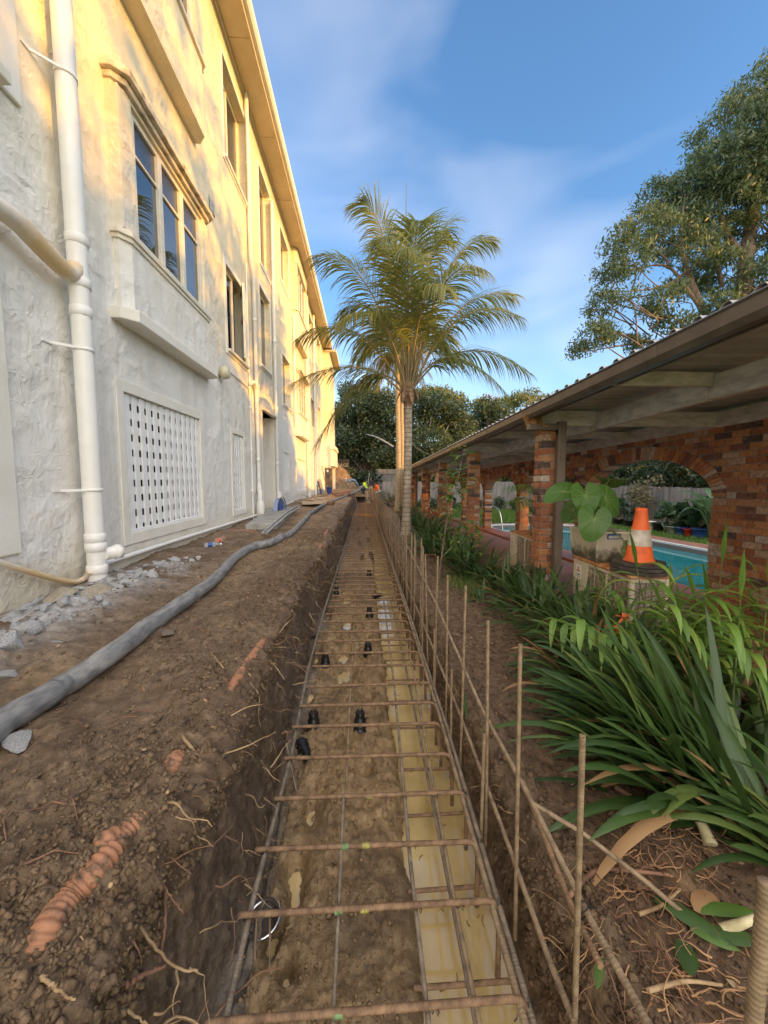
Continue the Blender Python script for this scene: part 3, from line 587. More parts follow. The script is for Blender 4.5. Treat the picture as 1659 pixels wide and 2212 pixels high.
b = MB(); b.quad((W, -3, -.2), (-12.5, -3, -.2), (-12.5, -3, 9.7), (W, -3, 9.7)); b.quad((-12.5, -3, -.2), (-12.5, 28.4, -.2), (-12.5, 28.4, 9.7), (-12.5, -3, 9.7)); b.build('rear_wall', M['stucco'], BL)
# stepped out end block with its low balcony
b = MB(); holed(b, -2.12, 24.6, 28.4, 2.42, 9.5, [(25.6, 26.9, 7.6, 9.0, .2), (25.6, 26.9, 4.6, 6.0, .2)]); b.quad((W, 24.6, 2.42), (-2.12, 24.6, 2.42), (-2.12, 24.6, 9.5), (W, 24.6, 9.5)); b.quad((W-1, 24.6, 2.42), (-2.12, 24.6, 2.42), (-2.12, 28.4, 2.42), (W-1, 28.4, 2.42)); b.quad((-2.12, 28.4, 2.42), (-12.5, 28.4, 2.42), (-12.5, 28.4, 9.5), (-2.12, 28.4, 9.5))
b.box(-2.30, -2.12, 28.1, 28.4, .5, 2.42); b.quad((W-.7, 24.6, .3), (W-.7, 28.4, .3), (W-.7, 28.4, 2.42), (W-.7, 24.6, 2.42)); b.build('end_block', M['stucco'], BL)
b = MB(); b.box(-2.12, -1.92, 24.45, 27.9, 2.5, 3.55); b.box(-2.12, -1.84, 24.36, 28.0, 3.55, 3.66); b.box(-2.12, -1.88, 24.4, 27.95, 3.66, 3.84); b.build('balcony', M['trim'], BL, bevel=.01)
b = MB(); b.box(W-.2, -1.78, 24.5, 28.7, 9.5, 9.6); b.box(-1.78, -1.70, 24.5, 28.7, 9.48, 9.72); b.build('end_eave', M['soffit'], BL, bevel=.008)
window((25.6, 26.9, 7.6, 9.0), 2, X=-2.28); window((25.6, 26.9, 4.6, 6.0), 2, X=-2.28)
# pipes on the wall
def pipe(name, pts, r, m='pvc', collars=(), clamps=(), sub=None):
    b = MB(); b.tube(pts, r, 16)
    for p, k in collars: p = Vector(p); b.lathe(p-V(0, 0, .04), [(r*1.02, 0), (r*k, .004), (r*k, .076), (r*1.02, .08)], 16)
    o = b.build(name, M[m], BL)
    for z in clamps:
        c = MB(); x, y = pts[0][0], pts[0][1]; c.lathe((x, y, z-.014), [(r*1.01, 0), (r*1.07, 0), (r*1.07, .028), (r*1.01, .028)], 16); c.bar((W-.005, y-r-.13, z), (x+.01, y-r*1.02, z), .012, .02); c.box(W-.005, W+.012, y-r-.19, y-r-.12, z-.012, z+.012); c.build('pipe_clamp', M['pvc'], o)
    return o
x1, y1 = W+.13, 3.48
dp = pipe('downpipe', [(x1, y1, 9.7), (x1, y1, .5)], .074, collars=[((x1, y1, z), k) for z, k in ((3.62, 1.10), (3.28, 1.12), (3.05, 1.10), (1.14, 1.1), (1.06, 1.13), (.86, 1.12), (.70, 1.1))], clamps=(4.86, 2.74, 1.56))
b = MB(); el = [onX(-70, 405, x1), onX(-10, 445, x1), onX(40, 482, x1), onX(100, 545, x1), onX(150, 590, x1)]; el.append(V(x1, y1, 3.42))
b.tube(spline(el, 26), .066, 14); b.build('branch_pipe', M['pvcstain'], dp)
b = MB(); b.lathe((x1+.05, y1+.02, .99), [(.055, 0), (.055, .10), (.066, .10), (.066, .15), (.04, .155)], 14, axis=(.35, 1, 0)); b.build('cleanout_cap', M['pvc'], dp)
x2 = W+.07
p2_ = pipe('downpipe', [(x2, 8.86, 9.7), (x2, 8.86, 6.4), (x2, 9.05, 6.15), (x2, 9.05, 1.5)], .04, collars=[((x2, 8.86, 8.3), 1.15), ((x2, 9.05, 5.2), 1.2), ((x2, 9.05, 3.6), 1.2), ((x2, 9.05, 2.1), 1.2)])
b = MB(); b.tube(spline([(x2, 9.05, 1.55), (x2+.01, 9.03, 1.42), (x2+.05, 8.93, 1.36), (x2+.06, 8.88, 1.28), (x2+.06, 8.88, .6)], 14), .055, 12); b.lathe((x2+.06, 8.88, .8), [(.06, 0), (.085, .02), (.085, .3), (.06, .36)], 14); b.build('gully_trap', M['pvc'], p2_)
b = MB(); b.tube(spline([(x2, 8.6, 3.72), (x2, 8.86, 3.78), (x2, 9.02, 3.66), (x2, 9.05, 3.4)], 12), .045, 10); b.build('branch_pipe', M['pvc'], p2_)
p3_ = pipe('downpipe', [(x2, 10.98, 9.0), (x2, 10.98, .7)], .042, collars=[((x2, 10.98, z), 1.2) for z in (7.5, 5.4, 3.6, 2.1)])
b = MB(); b.lathe((x2+.03, 11.0, .62), [(.06, 0), (.06, .18), (.1, .22), (.1, .5), (.06, .58), (.05, .7)], 14); b.build('gully_trap', M['pvc'], p3_)
p4_ = pipe('downpipe', [(x2, 16.9, 9.6), (x2, 16.9, .8)], .05, collars=[((x2, 16.9, z), 1.2) for z in (7, 5, 3, 1.9)]); b = MB(); b.lathe((x2+.03, 16.9, .8), [(.09, 0), (.09, .5), (.12, .55), (.12, .7), (.08, 1.), (.08, 1.3)], 12); b.build('gully_trap', M['pvc'], p4_)
pipe('downpipe', [(x2, 19.5, 9.6), (x2, 19.5, .8)], .055, collars=[((x2, 19.5, z), 1.25) for z in (7.3, 5, 2.9, 1.4)])
pipe('downpipe', [(x2, 17.5, 9.6), (x2, 17.5, 1.8)], .03); pipe('downpipe', [(x2, 14.05, 7.4), (x2, 14.05, 3.5)], .035)
pipe('conduit', [(W+.025, 8.66, 6.2), (W+.025, 8.66, .75)], .018, collars=[((W+.025, 8.66, z), 1.5) for z in (4.3, 3.2, 2.3, 1.4)])
pipe('conduit', [(W+.02, 7.25, 3.65), (W+.02, 8.5, 3.62), (W+.02, 8.64, 3.6), (W+.02, 8.66, 3.4)], .012)
b = MB(); b.tube(spline([onX(-60, 1190, W+.05), onX(0, 1215, W+.05), onX(80, 1240, W+.05), onX(150, 1257, W+.05), onX(178, 1252, W+.05), (x1, y1-.09, .86)], 24), .022, 10); b.build('base_pipe', M['pvcstain'], BL)
b = MB(); b.tube([(W+.05, y1+.1, .86), (W+.04, 5, .86), (W+.04, 7, .85), (W+.04, 8.7, .84), (W+.04, 10.9, .86), (W+.08, 12.6, .9), (W+.1, 14.2, .95)], .024, 10); b.build('base_pipe', M['pvc'], BL)
# lamp, vent
p = onX(483, 805, W+.08); b = MB(); b.lathe((W+.0, p.y, p.z), [(.06, 0), (.06, .05), (.105, .055), (.112, .10), (.10, .16), (.05, .175)], 20, axis=(1, 0, 0)); b.build('wall_lamp', nmat('cream_lamp', (.55, .50, .33), (.62, .57, .4), 8, .4, 0), BL)
b = MB()
for k in range(5): b.box(W-.01, W+.012, 6.78, 7.0, 6.06+k*.04, 6.08+k*.04)
b.box(W, W+.004, 6.77, 7.01, 6.04, 6.25, 1); b.build('wall_vent', [M['trim'], M['void']], BL)
# ================================================================ brick arcade with a low metal roof
PG = thing('brick_arcade', 'low red brick arcade with corrugated metal roof and arched wall beside the pool', 'pergola', (3.4, 10, 0))
def shear(b):
    b.v = [(x, y, z+fall(y)) for x, y, z in b.v]; return b
def brickcol(cx, cy, z0, z1, s=.115):
    core = MB(); core.box(cx-s+.012, cx+s-.012, cy-s+.012, cy+s-.012, z0, z1); br = MB(); z = z0; k = 0
    while z < z1-.05:
        h = .076; j = lambda: rnd.uniform(-.005, .008)
        for u in (-1, 1):
            if k % 2: x0, x1, y0, y1 = cx-s-j(), cx+s+j(), (cy-s-j(), cy-.004)[0 if u < 0 else 1] if u < 0 else cy+.004, cy-.004 if u < 0 else cy+s+j()
            else: y0, y1, x0, x1 = cy-s-j(), cy+s+j(), cx-s-j() if u < 0 else cx+.004, cx-.004 if u < 0 else cx+s+j()
            br.box(x0, x1, y0, y1, z+rnd.uniform(0, .004), z+h+rnd.uniform(-.003, .003))
        z += .086; k += 1
    return core, br
for k in range(-1, 5):
    cy = 4.915+3.35*k; core, br = brickcol(2.365, cy, -.1, 2.335)
    o = shear(br).build('pillar', M['brick'], PG, bevel=.007); shear(core).build('mortar', M['mortar'], o)
core, br = brickcol(2.9, 17.6, -.1, 2.3); o = shear(br).build('pillar', M['brick'], PG, bevel=.007); shear(core).build('mortar', M['mortar'], o)
# arched wall
AX0, AX1, SPAN, RISE, ZS, ZT = 4.68, 4.95, 3.02, .60, 1.42, 2.50
br, co, rg = MB(), MB(), MB(); arches = [4.95+3.35*k for k in range(0, 5)]; hs = SPAN/2
def iv(z, a, off):       # half width of the opening (grown by off) at height z
    if z <= ZS: return hs
    q = (z-ZS)/(RISE+off)
    return (hs+off)*math.sqrt(1-q*q) if q < 1 else -1
z = -.75; row = 0
while z < ZT-.04:
    zm = z+.04; segs = []; y = 1.0
    for a in arches:
        w = max(iv(zm, a, .215) if zm > ZS else hs, -1)
        if w > 0: segs.append((y, a+hs-w)); y = a+hs+w
    segs.append((y, arches[-1]+3.35))
    for s0, s1 in segs:
        y = s0-(0 if row % 2 else .12)-(rnd.random()*.02)
        while y < s1:
            L = .23+rnd.uniform(-.006, .006); a, c = max(y, s0), min(y+L, s1)
            if c-a > .025:
                j = rnd.uniform(-.005, .007); br.box(AX0-j, AX1+j, a, c, z+rnd.uniform(0, .004), z+.077+rnd.uniform(-.002, .003))
            y += L+.011
    z += .086; row += 1
o = shear(br).build('arched_wall', M['brick'], PG)
for a in arches:
    n = 46
    for i in range(n):
        t0, t1 = PI*(i+.06)/n, PI*(i+.94)/n; q = rnd.uniform(-.004, .006)
        P = [(a+hs-math.cos(t)*(hs+of), ZS+math.sin(t)*(RISE+of)) for t, of in ((t0, q), (t0, .205), (t1, .205), (t1, q))]
        rg.prism([(AX0-.006-q, y, z) for y, z in P], (AX1-AX0+.012+q, 0, 0))
    ysm = [a+hs-math.cos(PI*i/24)*hs for i in range(25)]
    for x, fl in ((AX0+.014, 0), (AX1-.014, 1)):
        for i in range(24):
            z0 = ZS+RISE*math.sin(PI*i/24)+.012; z1 = ZS+RISE*math.sin(PI*(i+1)/24)+.012; co.quad((x, ysm[i], z0), (x, ysm[i+1], z1), (x, ysm[i+1], ZT), (x, ysm[i], ZT))
    for i in range(24):
        z0 = ZS+RISE*math.sin(PI*i/24)+.012; z1 = ZS+RISE*math.sin(PI*(i+1)/24)+.012; co.quad((AX0+.014, ysm[i], z0), (AX1-.014, ysm[i], z0), (AX1-.014, ysm[i+1], z1), (AX0+.014, ysm[i+1], z1))
    co.box(AX0+.014, AX1-.014, a+SPAN+.014, a+3.35-.014, -.75, ZT)
co.box(AX0+.014, AX1-.014, 1.0, arches[0]-.014, -.75, ZT)
shear(rg).build('arch_ring', M['brick'], o); shear(co).build('mortar', M['mortar'], o)
# timber frame
for k in range(-1, 5):
    y = 4.915+3.35*k; b = MB(); b.box(2.14 if k != 0 else 2.17, 4.615, y-.035, y+.035, 2.338, 2.525); shear(b).build('cross_beam', M['timber_w'], PG, bevel=.006)
    b = MB(); b.box(2.05, 4.615, y+1.64, y+1.69, 2.40, 2.515); shear(b).build('purlin', M['timber_w'], PG, bevel=.005)
    b = MB(); b.box(2.97, 3.035, y+.036, y+1.639, 2.29, 2.495); b.box(2.97, 3.035, y+1.691, y+3.314, 2.29, 2.495); b.box(2.98, 3.025, y+1.639, y+1.691, 2.30, 2.398); shear(b).build('long_beam', M['timber_w'], PG, bevel=.006)
b = MB(); b.box(4.616, 4.672, 1, 21.6, 2.33, 2.528); shear(b).build('wall_plate', M['timber_w'], PG, bevel=.006)
b = MB(); b.box(2.125, 2.149, .2, 21.6, 2.40, 2.525); shear(b).build('fascia', nmat('dark_fascia', (.10, .085, .07), (.16, .135, .11), 5, .6, .2), PG)
# corrugated sheets
b = MB(); prof = []; y = .1
while y < 21.8: prof += [(y, 0), (y+.10, 0), (y+.125, .032), (y+.165, .032)]; y += .19
for i in range(len(prof)-1):
    (y0, h0), (y1, h1) = prof[i:i+2]; b.quad((2.03, y0, 2.535+h0), (2.03, y1, 2.535+h1), (5.5, y1, 2.60+h1), (5.5, y0, 2.60+h0))
o = shear(b).build('roof', M['roofmetal'], PG); so_ = o.modifiers.new('thick', 'SOLIDIFY'); so_.thickness = .003
b = MB(); b.prism([(2.12, .1, 2.50), (2.12, .1, 2.42), (2.09, .1, 2.395), (2.03, .1, 2.395), (2.0, .1, 2.43), (1.99, .1, 2.50), (1.975, .1, 2.512), (2.0, .1, 2.53), (2.02, .1, 2.50)], (0, 21.6, 0))
for y in (2.6, 6.2, 9.9, 13.3): b.prism([(2.122, y, 2.47), (2.122, y, 2.418), (2.092, y, 2.392), (2.028, y, 2.392), (1.997, y, 2.428), (1.987, y, 2.50)], (0, .03, 0))
shear(b).build('gutter', M['gutter'], PG)
for y in (4.69, 18.0):
    b = MB(); b.box(2.40, 2.505, y, y+.085, -.15, 2.36); b.box(2.02, 2.40, y+.005, y+.08, 2.25, 2.33); b.prism([(2.40, y+.002, 2.20), (2.40, y+.002, 2.335), (2.505, y+.002, 2.335), (2.44, y+.002, 2.2)], (0, .081, 0))
    o = shear(b).build('downpipe', M['dpipe'], PG, bevel=.012); c = MB()
    for z in (2.12, 1.2, .9): c.box(2.392, 2.512, y-.006, y+.09, z, z+.025)
    shear(c).build('pipe_clamp', M['dpipe'], o)
# splintered rotten end of the first cross beam under the gutter
vs, fs = [], []; n = 12; path = [(2.20, 4.80, 2.36, .075), (2.13, 4.78, 2.37, .085), (2.06, 4.76, 2.42, .07), (2.0, 4.76, 2.47, .045), (1.985, 4.75, 2.52, .02)]
for i, (x, y, z, r) in enumerate(path):
    for k in range(n):
        a = 2*PI*k/n; q = r*(.6+.8*rnd.random()); vs.append((x+rnd.uniform(-.02, .02), y+q*math.cos(a), z+q*math.sin(a)+rnd.uniform(-.02, .02)))
fs = [(i*n+k, i*n+(k+1) % n, (i+1)*n+(k+1) % n, (i+1)*n+k) for i in range(len(path)-1) for k in range(n)]+[tuple(range(n-1, -1, -1)), tuple(range((len(path)-1)*n, len(path)*n))]
b = MB(); b.add(vs, fs)
for k in range(30): x = rnd.uniform(1.99, 2.2); z = 2.36+(2.2-x)*.6+rnd.uniform(-.09, .05); b.bar((x, 4.74+rnd.uniform(-.05, .06), z), (x+rnd.uniform(.03, .10), 4.74+rnd.uniform(-.06, .05), z-rnd.uniform(.03, .13)), .012, .012)
b.build('rotten_beam_end', M['rotten'], PG)

def text_obj(name, txt, size, ext, mat):
    c = bpy.data.curves.new(name, 'FONT'); c.body = txt; c.size = size; c.align_x = 'CENTER'; c.extrude = ext
    o = bpy.data.objects.new(name, c); me = bpy.data.meshes.new_from_object(o); bpy.data.objects.remove(o); me.materials.clear(); me.materials.append(mat)
    return link(name, me)
# ================================================================ air conditioners and what stands on them
def ac_unit(loc, label):
    t = thing('air_conditioner', label, 'air conditioner', loc, 0, 'old air conditioning units under the arcade'); H, D, L = .58, .33, .87
    b = MB(); e = .035
    b.box(0, D, L-.21, L, .0, H); b.box(0, e, L-.25, L-.21, 0, H)
    for x, y in ((0, 0), (D-e, 0)): b.box(x, x+e, y, y+e, 0, H)
    for z0, z1 in ((0, .06), (H-.03, H)): b.box(0, .02, e, L-.25, z0, z1); b.box(e, D-e, 0, .02, z0, z1)
    b.box(0, .02, .315, .335, .06, H-.03); b.build('cabinet', M['cream'], t, True, bevel=.006)
    b = MB(); b.box(-.008, D+.008, -.008, L+.004, H, H+.028); b.build('top_panel', M['rustedge'], t, True, bevel=.01)
    b = MB(); b.box(.018, D-.018, .018, L-.26, .03, H-.01); b.build('cooling_fins', M['fins'], t, True)
    b = MB()
    for k in range(1, 9): z = .06+k*(H-.09)/9; b.box(.004, .014, e, L-.25, z-.0028, z+.0028); b.box(e, D-e, .004, .014, z-.0028, z+.0028)
    for a, c in ((e, .315), (.335, L-.25)):
        for k in range(1, 5): y = a+(c-a)*k/5; b.box(.002, .012, y-.0028, y+.0028, .06, H-.03)
    for k in range(1, 5): x = e+(D-2*e)*k/5; b.box(x-.0028, x+.0028, .002, .012, .06, H-.03)
    b.build('grille', M['wire'], t, True)
    b = MB(); b.box(-.003, 0, L-.15, L-.05, H-.19, H-.05); bd = b.build('badge', M['paper'], t, True)
    b = MB(); cz, cy, s = H-.098, L-.10, .021      # three red diamonds round one point
    for a in (90, 210, 330):
        d = V(0, -math.cos(R(a)), math.sin(R(a))); p = V(0, -math.cos(R(a+30)), math.sin(R(a+30))); q = V(0, -math.cos(R(a-30)), math.sin(R(a-30))); o = V(-.0035, cy, cz)
        b.prism([o, o+p*s, o+(p+q)*s, o+q*s], (-.0015, 0, 0))
    b.build('emblem', M['red'], bd, True)
    for txt, z, sz in (('MITSUBISHI', H-.15, .0145), ('ELECTRIC', H-.172, .0145)):
        o = text_obj('lettering', txt, sz, .0006, M['void']); o.parent = bd; o.matrix_local = Matrix(((0, 0, -1, -.0036), (-1, 0, 0, cy), (0, 1, 0, z), (0, 0, 0, 1)))
    b = MB(); b.box(.02, .07, .05, L-.05, -.12, 0); b.box(D-.07, D-.02, .05, L-.05, -.12, 0); b.build('base_rail', M['rubber'], t, True)
    return t
ac_unit((2.18, 2.98, .255), 'cream air conditioner with rusted top carrying the tub and traffic cone')
ac_unit((2.33, 5.12, .24), 'cream air conditioner behind the near brick pillar carrying a potted palm')
def tub(name, loc, lx, ly, h, label, cat, mat=None):
    t = thing(name, label, cat, loc); b = MB(); k = .86
    lo = [(-lx*k/2, -ly*k/2), (lx*k/2, -ly*k/2), (lx*k/2, ly*k/2), (-lx*k/2, ly*k/2)]; hi = [(x/k, y/k) for x, y in lo]
    def ring(P, z, s=1): return [(x*s, y*s, z) for x, y in P]
    A, B2, C2, D2 = ring(lo, 0), ring(hi, h), ring(hi, h, .96), ring(lo, .01, .95)
    vs = A+B2+C2+D2; fs = [(3, 2, 1, 0), (12, 13, 14, 15)]
    for q in range(3): fs += [(q*4+i, q*4+(i+1) % 4, q*4+4+(i+1) % 4, q*4+4+i) for i in range(4)]
    b.add(vs, fs)
    for i in range(4):
        p, q = V(*hi[i], h), V(*hi[(i+1) % 4], h); b.bar(p-V(0, 0, .012), q-V(0, 0, .012), .022, .024)
    for i in range(4):
        p, q = V(*lo[i], 0), V(*hi[i], h); b.bar(p, q, .016, .016)
    b.build('tub_wall', mat or M['tub'], t, True, bevel=.008)
    s = MB(); s.add(ring(lo, h*.72, 1.06), [(0, 1, 2, 3)]); s.build('soil', M['potsoil'], t, True); return t
AZ = .255+.58+.028
t = tub('plastic_tub', (2.33, 3.69, AZ), .31, .48, .30, 'mouldy translucent plastic tub planted with big heart shaped leaves', 'tub')
b = MB(); b.bar((-.06, -.245, .275), (.06, -.245, .275), .012, .02); b.bar((-.06, -.245, .235), (.06, -.245, .235), .012, .006)
for x in (-.06, .06): b.bar((x, -.245, .232), (x, -.245, .28), .006, .012, up=(0, 1, 0))
b.build('handle', M['blue'], t, True)
# heart shaped leaf
def heart(b, c, tip, nrm, L, wide=.92, mi=0, cup=.12, rag=0):
    c, tip, nrm = Vector(c), Vector(tip).normalized(), Vector(nrm); nrm = (nrm-tip*nrm.dot(tip)).normalized(); sd = tip.cross(nrm); n = 32; rings = 4; vs = [c]
    def out(a):
        u = abs(a)/PI; r = .66-.12*math.cos(a*1.0) if u < .5 else .66+.02*math.sin(u*PI); 
        r = (.56+.26*max(0, math.cos(a))**5+.05*math.sin(u*PI)+(.05*math.sin((u-.5)*2*PI) if u > .5 else 0))*(1-.78*max(0, (u-.88)/.12)**1.1)
        return r*L
    for k in range(1, rings+1):
        for i in range(n):
            a = -PI+2*PI*i/n; q = out(a)*k/rings*(1+(rag*rnd.uniform(-1, .3) if k == rings else 0)); x, y = math.cos(a)*q, math.sin(a)*q*wide
            z = cup*abs(y)-.35*x*x/L*(1 if x > 0 else .4)+.016*L*math.cos(a*9)*k/rings
            vs.append(c+tip*x+sd*y+nrm*z)
    fs = [(0, 1+i, 1+(i+1) % n) for i in range(n)]+[(1+k*n+i, 1+(k+1)*n+i, 1+(k+1)*n+(i+1) % n, 1+k*n+(i+1) % n) for k in range(rings-1) for i in range(n)]
    b.add(vs, fs, mi, True)
    for k in range(0, n, 3):
        if 2 < k < n-2: b.tube([vs[0]+nrm*.001]+[vs[1+q*n+k]+nrm*.0015 for q in range(rings)], [.0042-.0008*q for q in range(rings+1)], 4, 1)
el = thing('elephant_ear_plant', 'elephant ear plant with large heart shaped leaves growing in the tub', 'plant', (2.33, 3.69, AZ+.22))
LV = [((1222, 1062), 3.75, (-1, .0, -.25), (-.25, -.5, .9), .27), ((1264, 1070), 3.55, (.0, -.35, -1), (-.15, -1, .35), .24), ((1308, 1078), 3.6, (.75, -.2, -.7), (-.1, -.8, .7), .25),
      ((1283, 1122), 3.4, (-.3, -.25, -1), (-.35, -1, .2), .25), ((1318, 1036), 3.7, (.5, .6, -.1), (.1, -.12, 1), .27), ((1370, 1192), 3.16, (-.1, -.3, -1), (-.4, -1, .1), .19), ((1296, 1100), 3.8, (.4, .3, -.8), (0, -.8, .5), .2), ((1240, 1100), 3.95, (-.6, .4, -.6), (-.3, -.6, .7), .22)]
for i, ((px, py), yy, tp, nr, L) in enumerate(LV):
    c = onY(px, py, yy); b = MB(); heart(b, c, tp, nr, L, rag=.12 if i == 5 else 0); lf = b.build('leaf', [M['elephant'] if i != 5 else leafmat('yellowing_leaf', (.06, .12, .03), (.14, .16, .04), .5, .3, (.35, .25, .08)), M['vein']], el)
    r0 = V(2.33+rnd.uniform(-.05, .05), 3.69+rnd.uniform(-.1, .08), AZ+.2); mid = (r0+c)/2+V(0, 0, .12)+(V(0, .06, 0)); b = MB(); b.tube(spline([r0, mid, c], 12), [.014-.0007*k for k in range(12)], 7); b.build('stalk', M['stem'], lf)
# traffic cone with spare rubber bases below it
cn = thing('traffic_cone', 'orange traffic cone with a dirty white band standing on the rusty unit', 'traffic cone', (2.345, 3.13, AZ+.095))
b = MB(); b.lathe((0, 0, 0), [(.115, 0), (.118, .012), (.106, .022), (.062, .30), (.060, .305), (.046, .42), (.047, .425), (.044, .45), (.03, .455)], 28); b.build('cone_body', M['cone'], cn, True)
b = MB(); b.lathe((0, 0, 0), [(.0915, .135), (.0705, .27)], 28); b.build('white_band', M['conew'], cn, True)
for i, (z, s, rz, lab) in enumerate(((.064, .19, 8, 'uppermost black rubber cone base of the stack under the traffic cone'), (.032, .195, -4, 'middle black rubber cone base in the stack under the traffic cone'), (.0, .2, 5, 'lowest black rubber cone base lying on the rusted top'))):
    b = MB(); P = [(s*math.cos(R(a))*1.12, s*math.sin(R(a))*1.12, 0) for a in (20, 70, 110, 160, 200, 250, 290, 340)]; b.prism(P, (0, 0, .030))
    o = b.build('cone_base', M['rubber'], None, bevel=.006); o.location = (2.345, 3.13, AZ+.001+z); o.rotation_euler = (0, 0, R(rz)); tag(o, lab, 'cone base', 'stacked rubber cone bases')
# potted palm on the second unit
t = thing('plant_pot', 'off white plastic pot holding a small palm on the second air conditioner', 'pot', (2.47, 5.30, .24+.61)); b = MB(); b.lathe((0, 0, 0), [(.10, 0), (.145, .28), (.155, .28), (.155, .31), (.14, .31), (.13, .26)], 20); b.build('pot_wall', M['tub'], t, True)
b = MB(); b.lathe((0, 0, 0), [(.134, .26), (0.0001, .27)], 20); b.build('soil', M['potsoil'], t, True)
def lance(b, p, d, L, w, droop=.5, mi=0, n=6, fold=.25, up=V(0, 0, 1)):      # one long pointed leaf
    p = Vector(p); d = Vector(d).normalized(); vs = []; pts = []
    for k in range(n+1):
        pts.append(p.copy()); d = (d-V(0, 0, droop/n*(1+k*.25))).normalized(); p = p+d*(L/n)
    for k, q in enumerate(pts):
        u = k/n; t = (pts[min(k+1, n)]-pts[max(k-1, 0)]).normalized(); s = t.cross(up); s = s.normalized() if s.length > .05 else t.orthogonal().normalized(); nn = s.cross(t)
        ww = w*.5*(((u+.03)/.38)**.6 if u < .35 else max(.02, 1-((u-.35)/.65)**1.5)); vs += [q-s*ww+nn*ww*fold, q, q+s*ww+nn*ww*fold]
    b.add(vs, [(3*k+j, 3*k+j+1, 3*k+j+4, 3*k+j+3) for k in range(n) for j in (0, 1)], mi, True)
pp = thing('potted_palm', 'small feathery palm in the pot behind the near brick pillar', 'palm', (2.47, 5.30, 1.1))
for k in range(11):
    a = rnd.uniform(0, 2*PI); a = a if k > 4 else R(150+k*25); r = rnd.uniform(.25, .45); z1 = rnd.uniform(.3, .62); base = V(2.47, 5.3, 1.1); tipp = base+V(math.cos(a)*r, math.sin(a)*r, z1-.12); P = spline([base, base+V(math.cos(a)*r*.35, math.sin(a)*r*.35, z1*.8), tipp], 12); b = MB(); b.tube(P, .004, 5)
    for i in range(4, 12):
        d = (P[min(i+1, 11)]-P[i-1]).normalized(); s = d.cross(V(0, 0, 1)).normalized()
        for q in (-1, 1): lance(b, P[i], d*.6+s*q, .17, .022, .6)
    b.build('frond', M['ginger'], pp)

# ================================================================ fences, hedge and the pots along the fence
def fence(name, p, q, z0f, z1f, label, mat, pw=.1, hj=.02):
    p, q = Vector(p), Vector(q); d = q-p; L = d.length; d.normalize(); s = V(-d.y, d.x, 0); f = thing(name, label, 'fence', (p.x, p.y, z0f(p.x, p.y))); b = MB(); n = int(L/pw)
    for k in range(n):
        c = p+d*(pw*(k+.5))+s*rnd.uniform(-.006, .006); z0 = z0f(c.x, c.y)-.1; z1 = z1f(c.x, c.y)+rnd.uniform(-hj, hj); b.obox(V(c.x, c.y, (z0+z1)/2), d*(pw*.485), s*.008, V(rnd.uniform(-.004, .004), 0, (z1-z0)/2))
    b.build('palings', mat, f)
    for u in (.2, .8):
        b = MB(); zp = z0f(p.x, p.y)*(1-u)+z1f(p.x, p.y)*u; zq = z0f(q.x, q.y)*(1-u)+z1f(q.x, q.y)*u; b.bar(V(p.x, p.y, zp)-s*.04, V(q.x, q.y, zq)-s*.04, .045, .07); b.build('rail', mat, f)
fence('paling_fence', (11.9, 2, 0), (11.9, 29.5, 0), lawnz, lambda x, y: 1.30+.004*y, 'long grey timber paling fence behind the pool seen through the arches', M['fence'])
fence('paling_fence', (11.8, 29.5, 0), (1.4, 29.9, 0), lambda x, y: -.55, lambda x, y: 1.48, 'grey timber paling fence across the far end of the lawn', M['fence'])
fence('paling_fence', (1.02, 33.3, 0), (4.6, 33.5, 0), lambda x, y: .6, lambda x, y: 2.55, 'dark weathered timber fence standing behind the workers', M['fenced'], .14)
def leaves_np(P, size, asp, mat, name, parent=None, droop=0., local=False, jit=.55):
    P = np.asarray(P); n = len(P); d = rng.normal(size=(n, 3)); d[:, 2] -= droop; d /= np.linalg.norm(d, axis=1)[:, None]+1e-9
    r = rng.normal(size=(n, 3)); s = np.cross(d, r); s /= np.linalg.norm(s, axis=1)[:, None]+1e-9; L = (size*rng.uniform(1-jit, 1+jit, n))[:, None]
    v = np.stack([P-d*L*.5, P+s*L*asp*.5-d*L*.05, P+d*L*.5, P-s*L*asp*.5-d*L*.05], 1); me = mesh_np(name, v, np.arange(4*n).reshape(n, 4), [mat])
    return link(name, me, parent, local)
def blob_pts(blobs, n, shell=.55):      # leaf positions: clumps on the skins of many overlapping ellipsoids
    W_ = np.array([b[3]*b[4]+b[4]*b[5]+b[3]*b[5] for b in blobs]); W_ = W_/W_.sum(); k = rng.choice(len(blobs), n, p=W_); B_ = np.array(blobs)[k]
    d = rng.normal(size=(n, 3)); d /= np.linalg.norm(d, axis=1)[:, None]; r = (shell+(1-shell)*rng.random(n)**.6)*rng.uniform(.9, 1.08, n)
    return B_[:, :3]+d*B_[:, 3:6]*r[:, None]
def clumps(blobs, nc, per, cr, shell=.75):      # centres on the skins, a tuft of leaves round each
    C_ = blob_pts(blobs, nc, shell); P = np.repeat(C_, per, 0); return P+rng.normal(size=P.shape)*cr*np.array([1, 1, .8])
hb = []
for k in range(26): hb.append((rnd.uniform(-1.3, 1.3), rnd.uniform(-2.2, 2.2), rnd.uniform(.3, 3.0), rnd.uniform(.5, .9), rnd.uniform(.5, .9), rnd.uniform(.5, .8)))
hp = clumps(hb, 900, 14, .16)
hr = thing('hedge_shrub', 'dark conifer hedge shrub beyond the fence showing through the near arch', 'shrub', (14.2, 15.4, -.3), 0, 'dark conifer shrubs behind the pool fence')
leaves_np(hp, .22, .4, M['cypress'], 'foliage', hr, .2, True); b = MB(); b.tube([(0, 0, -.3), (.1, 0, 1.2), (0, .1, 2.4)], [.12, .09, .03], 8); b.build('trunk', M['bark'], hr, True)
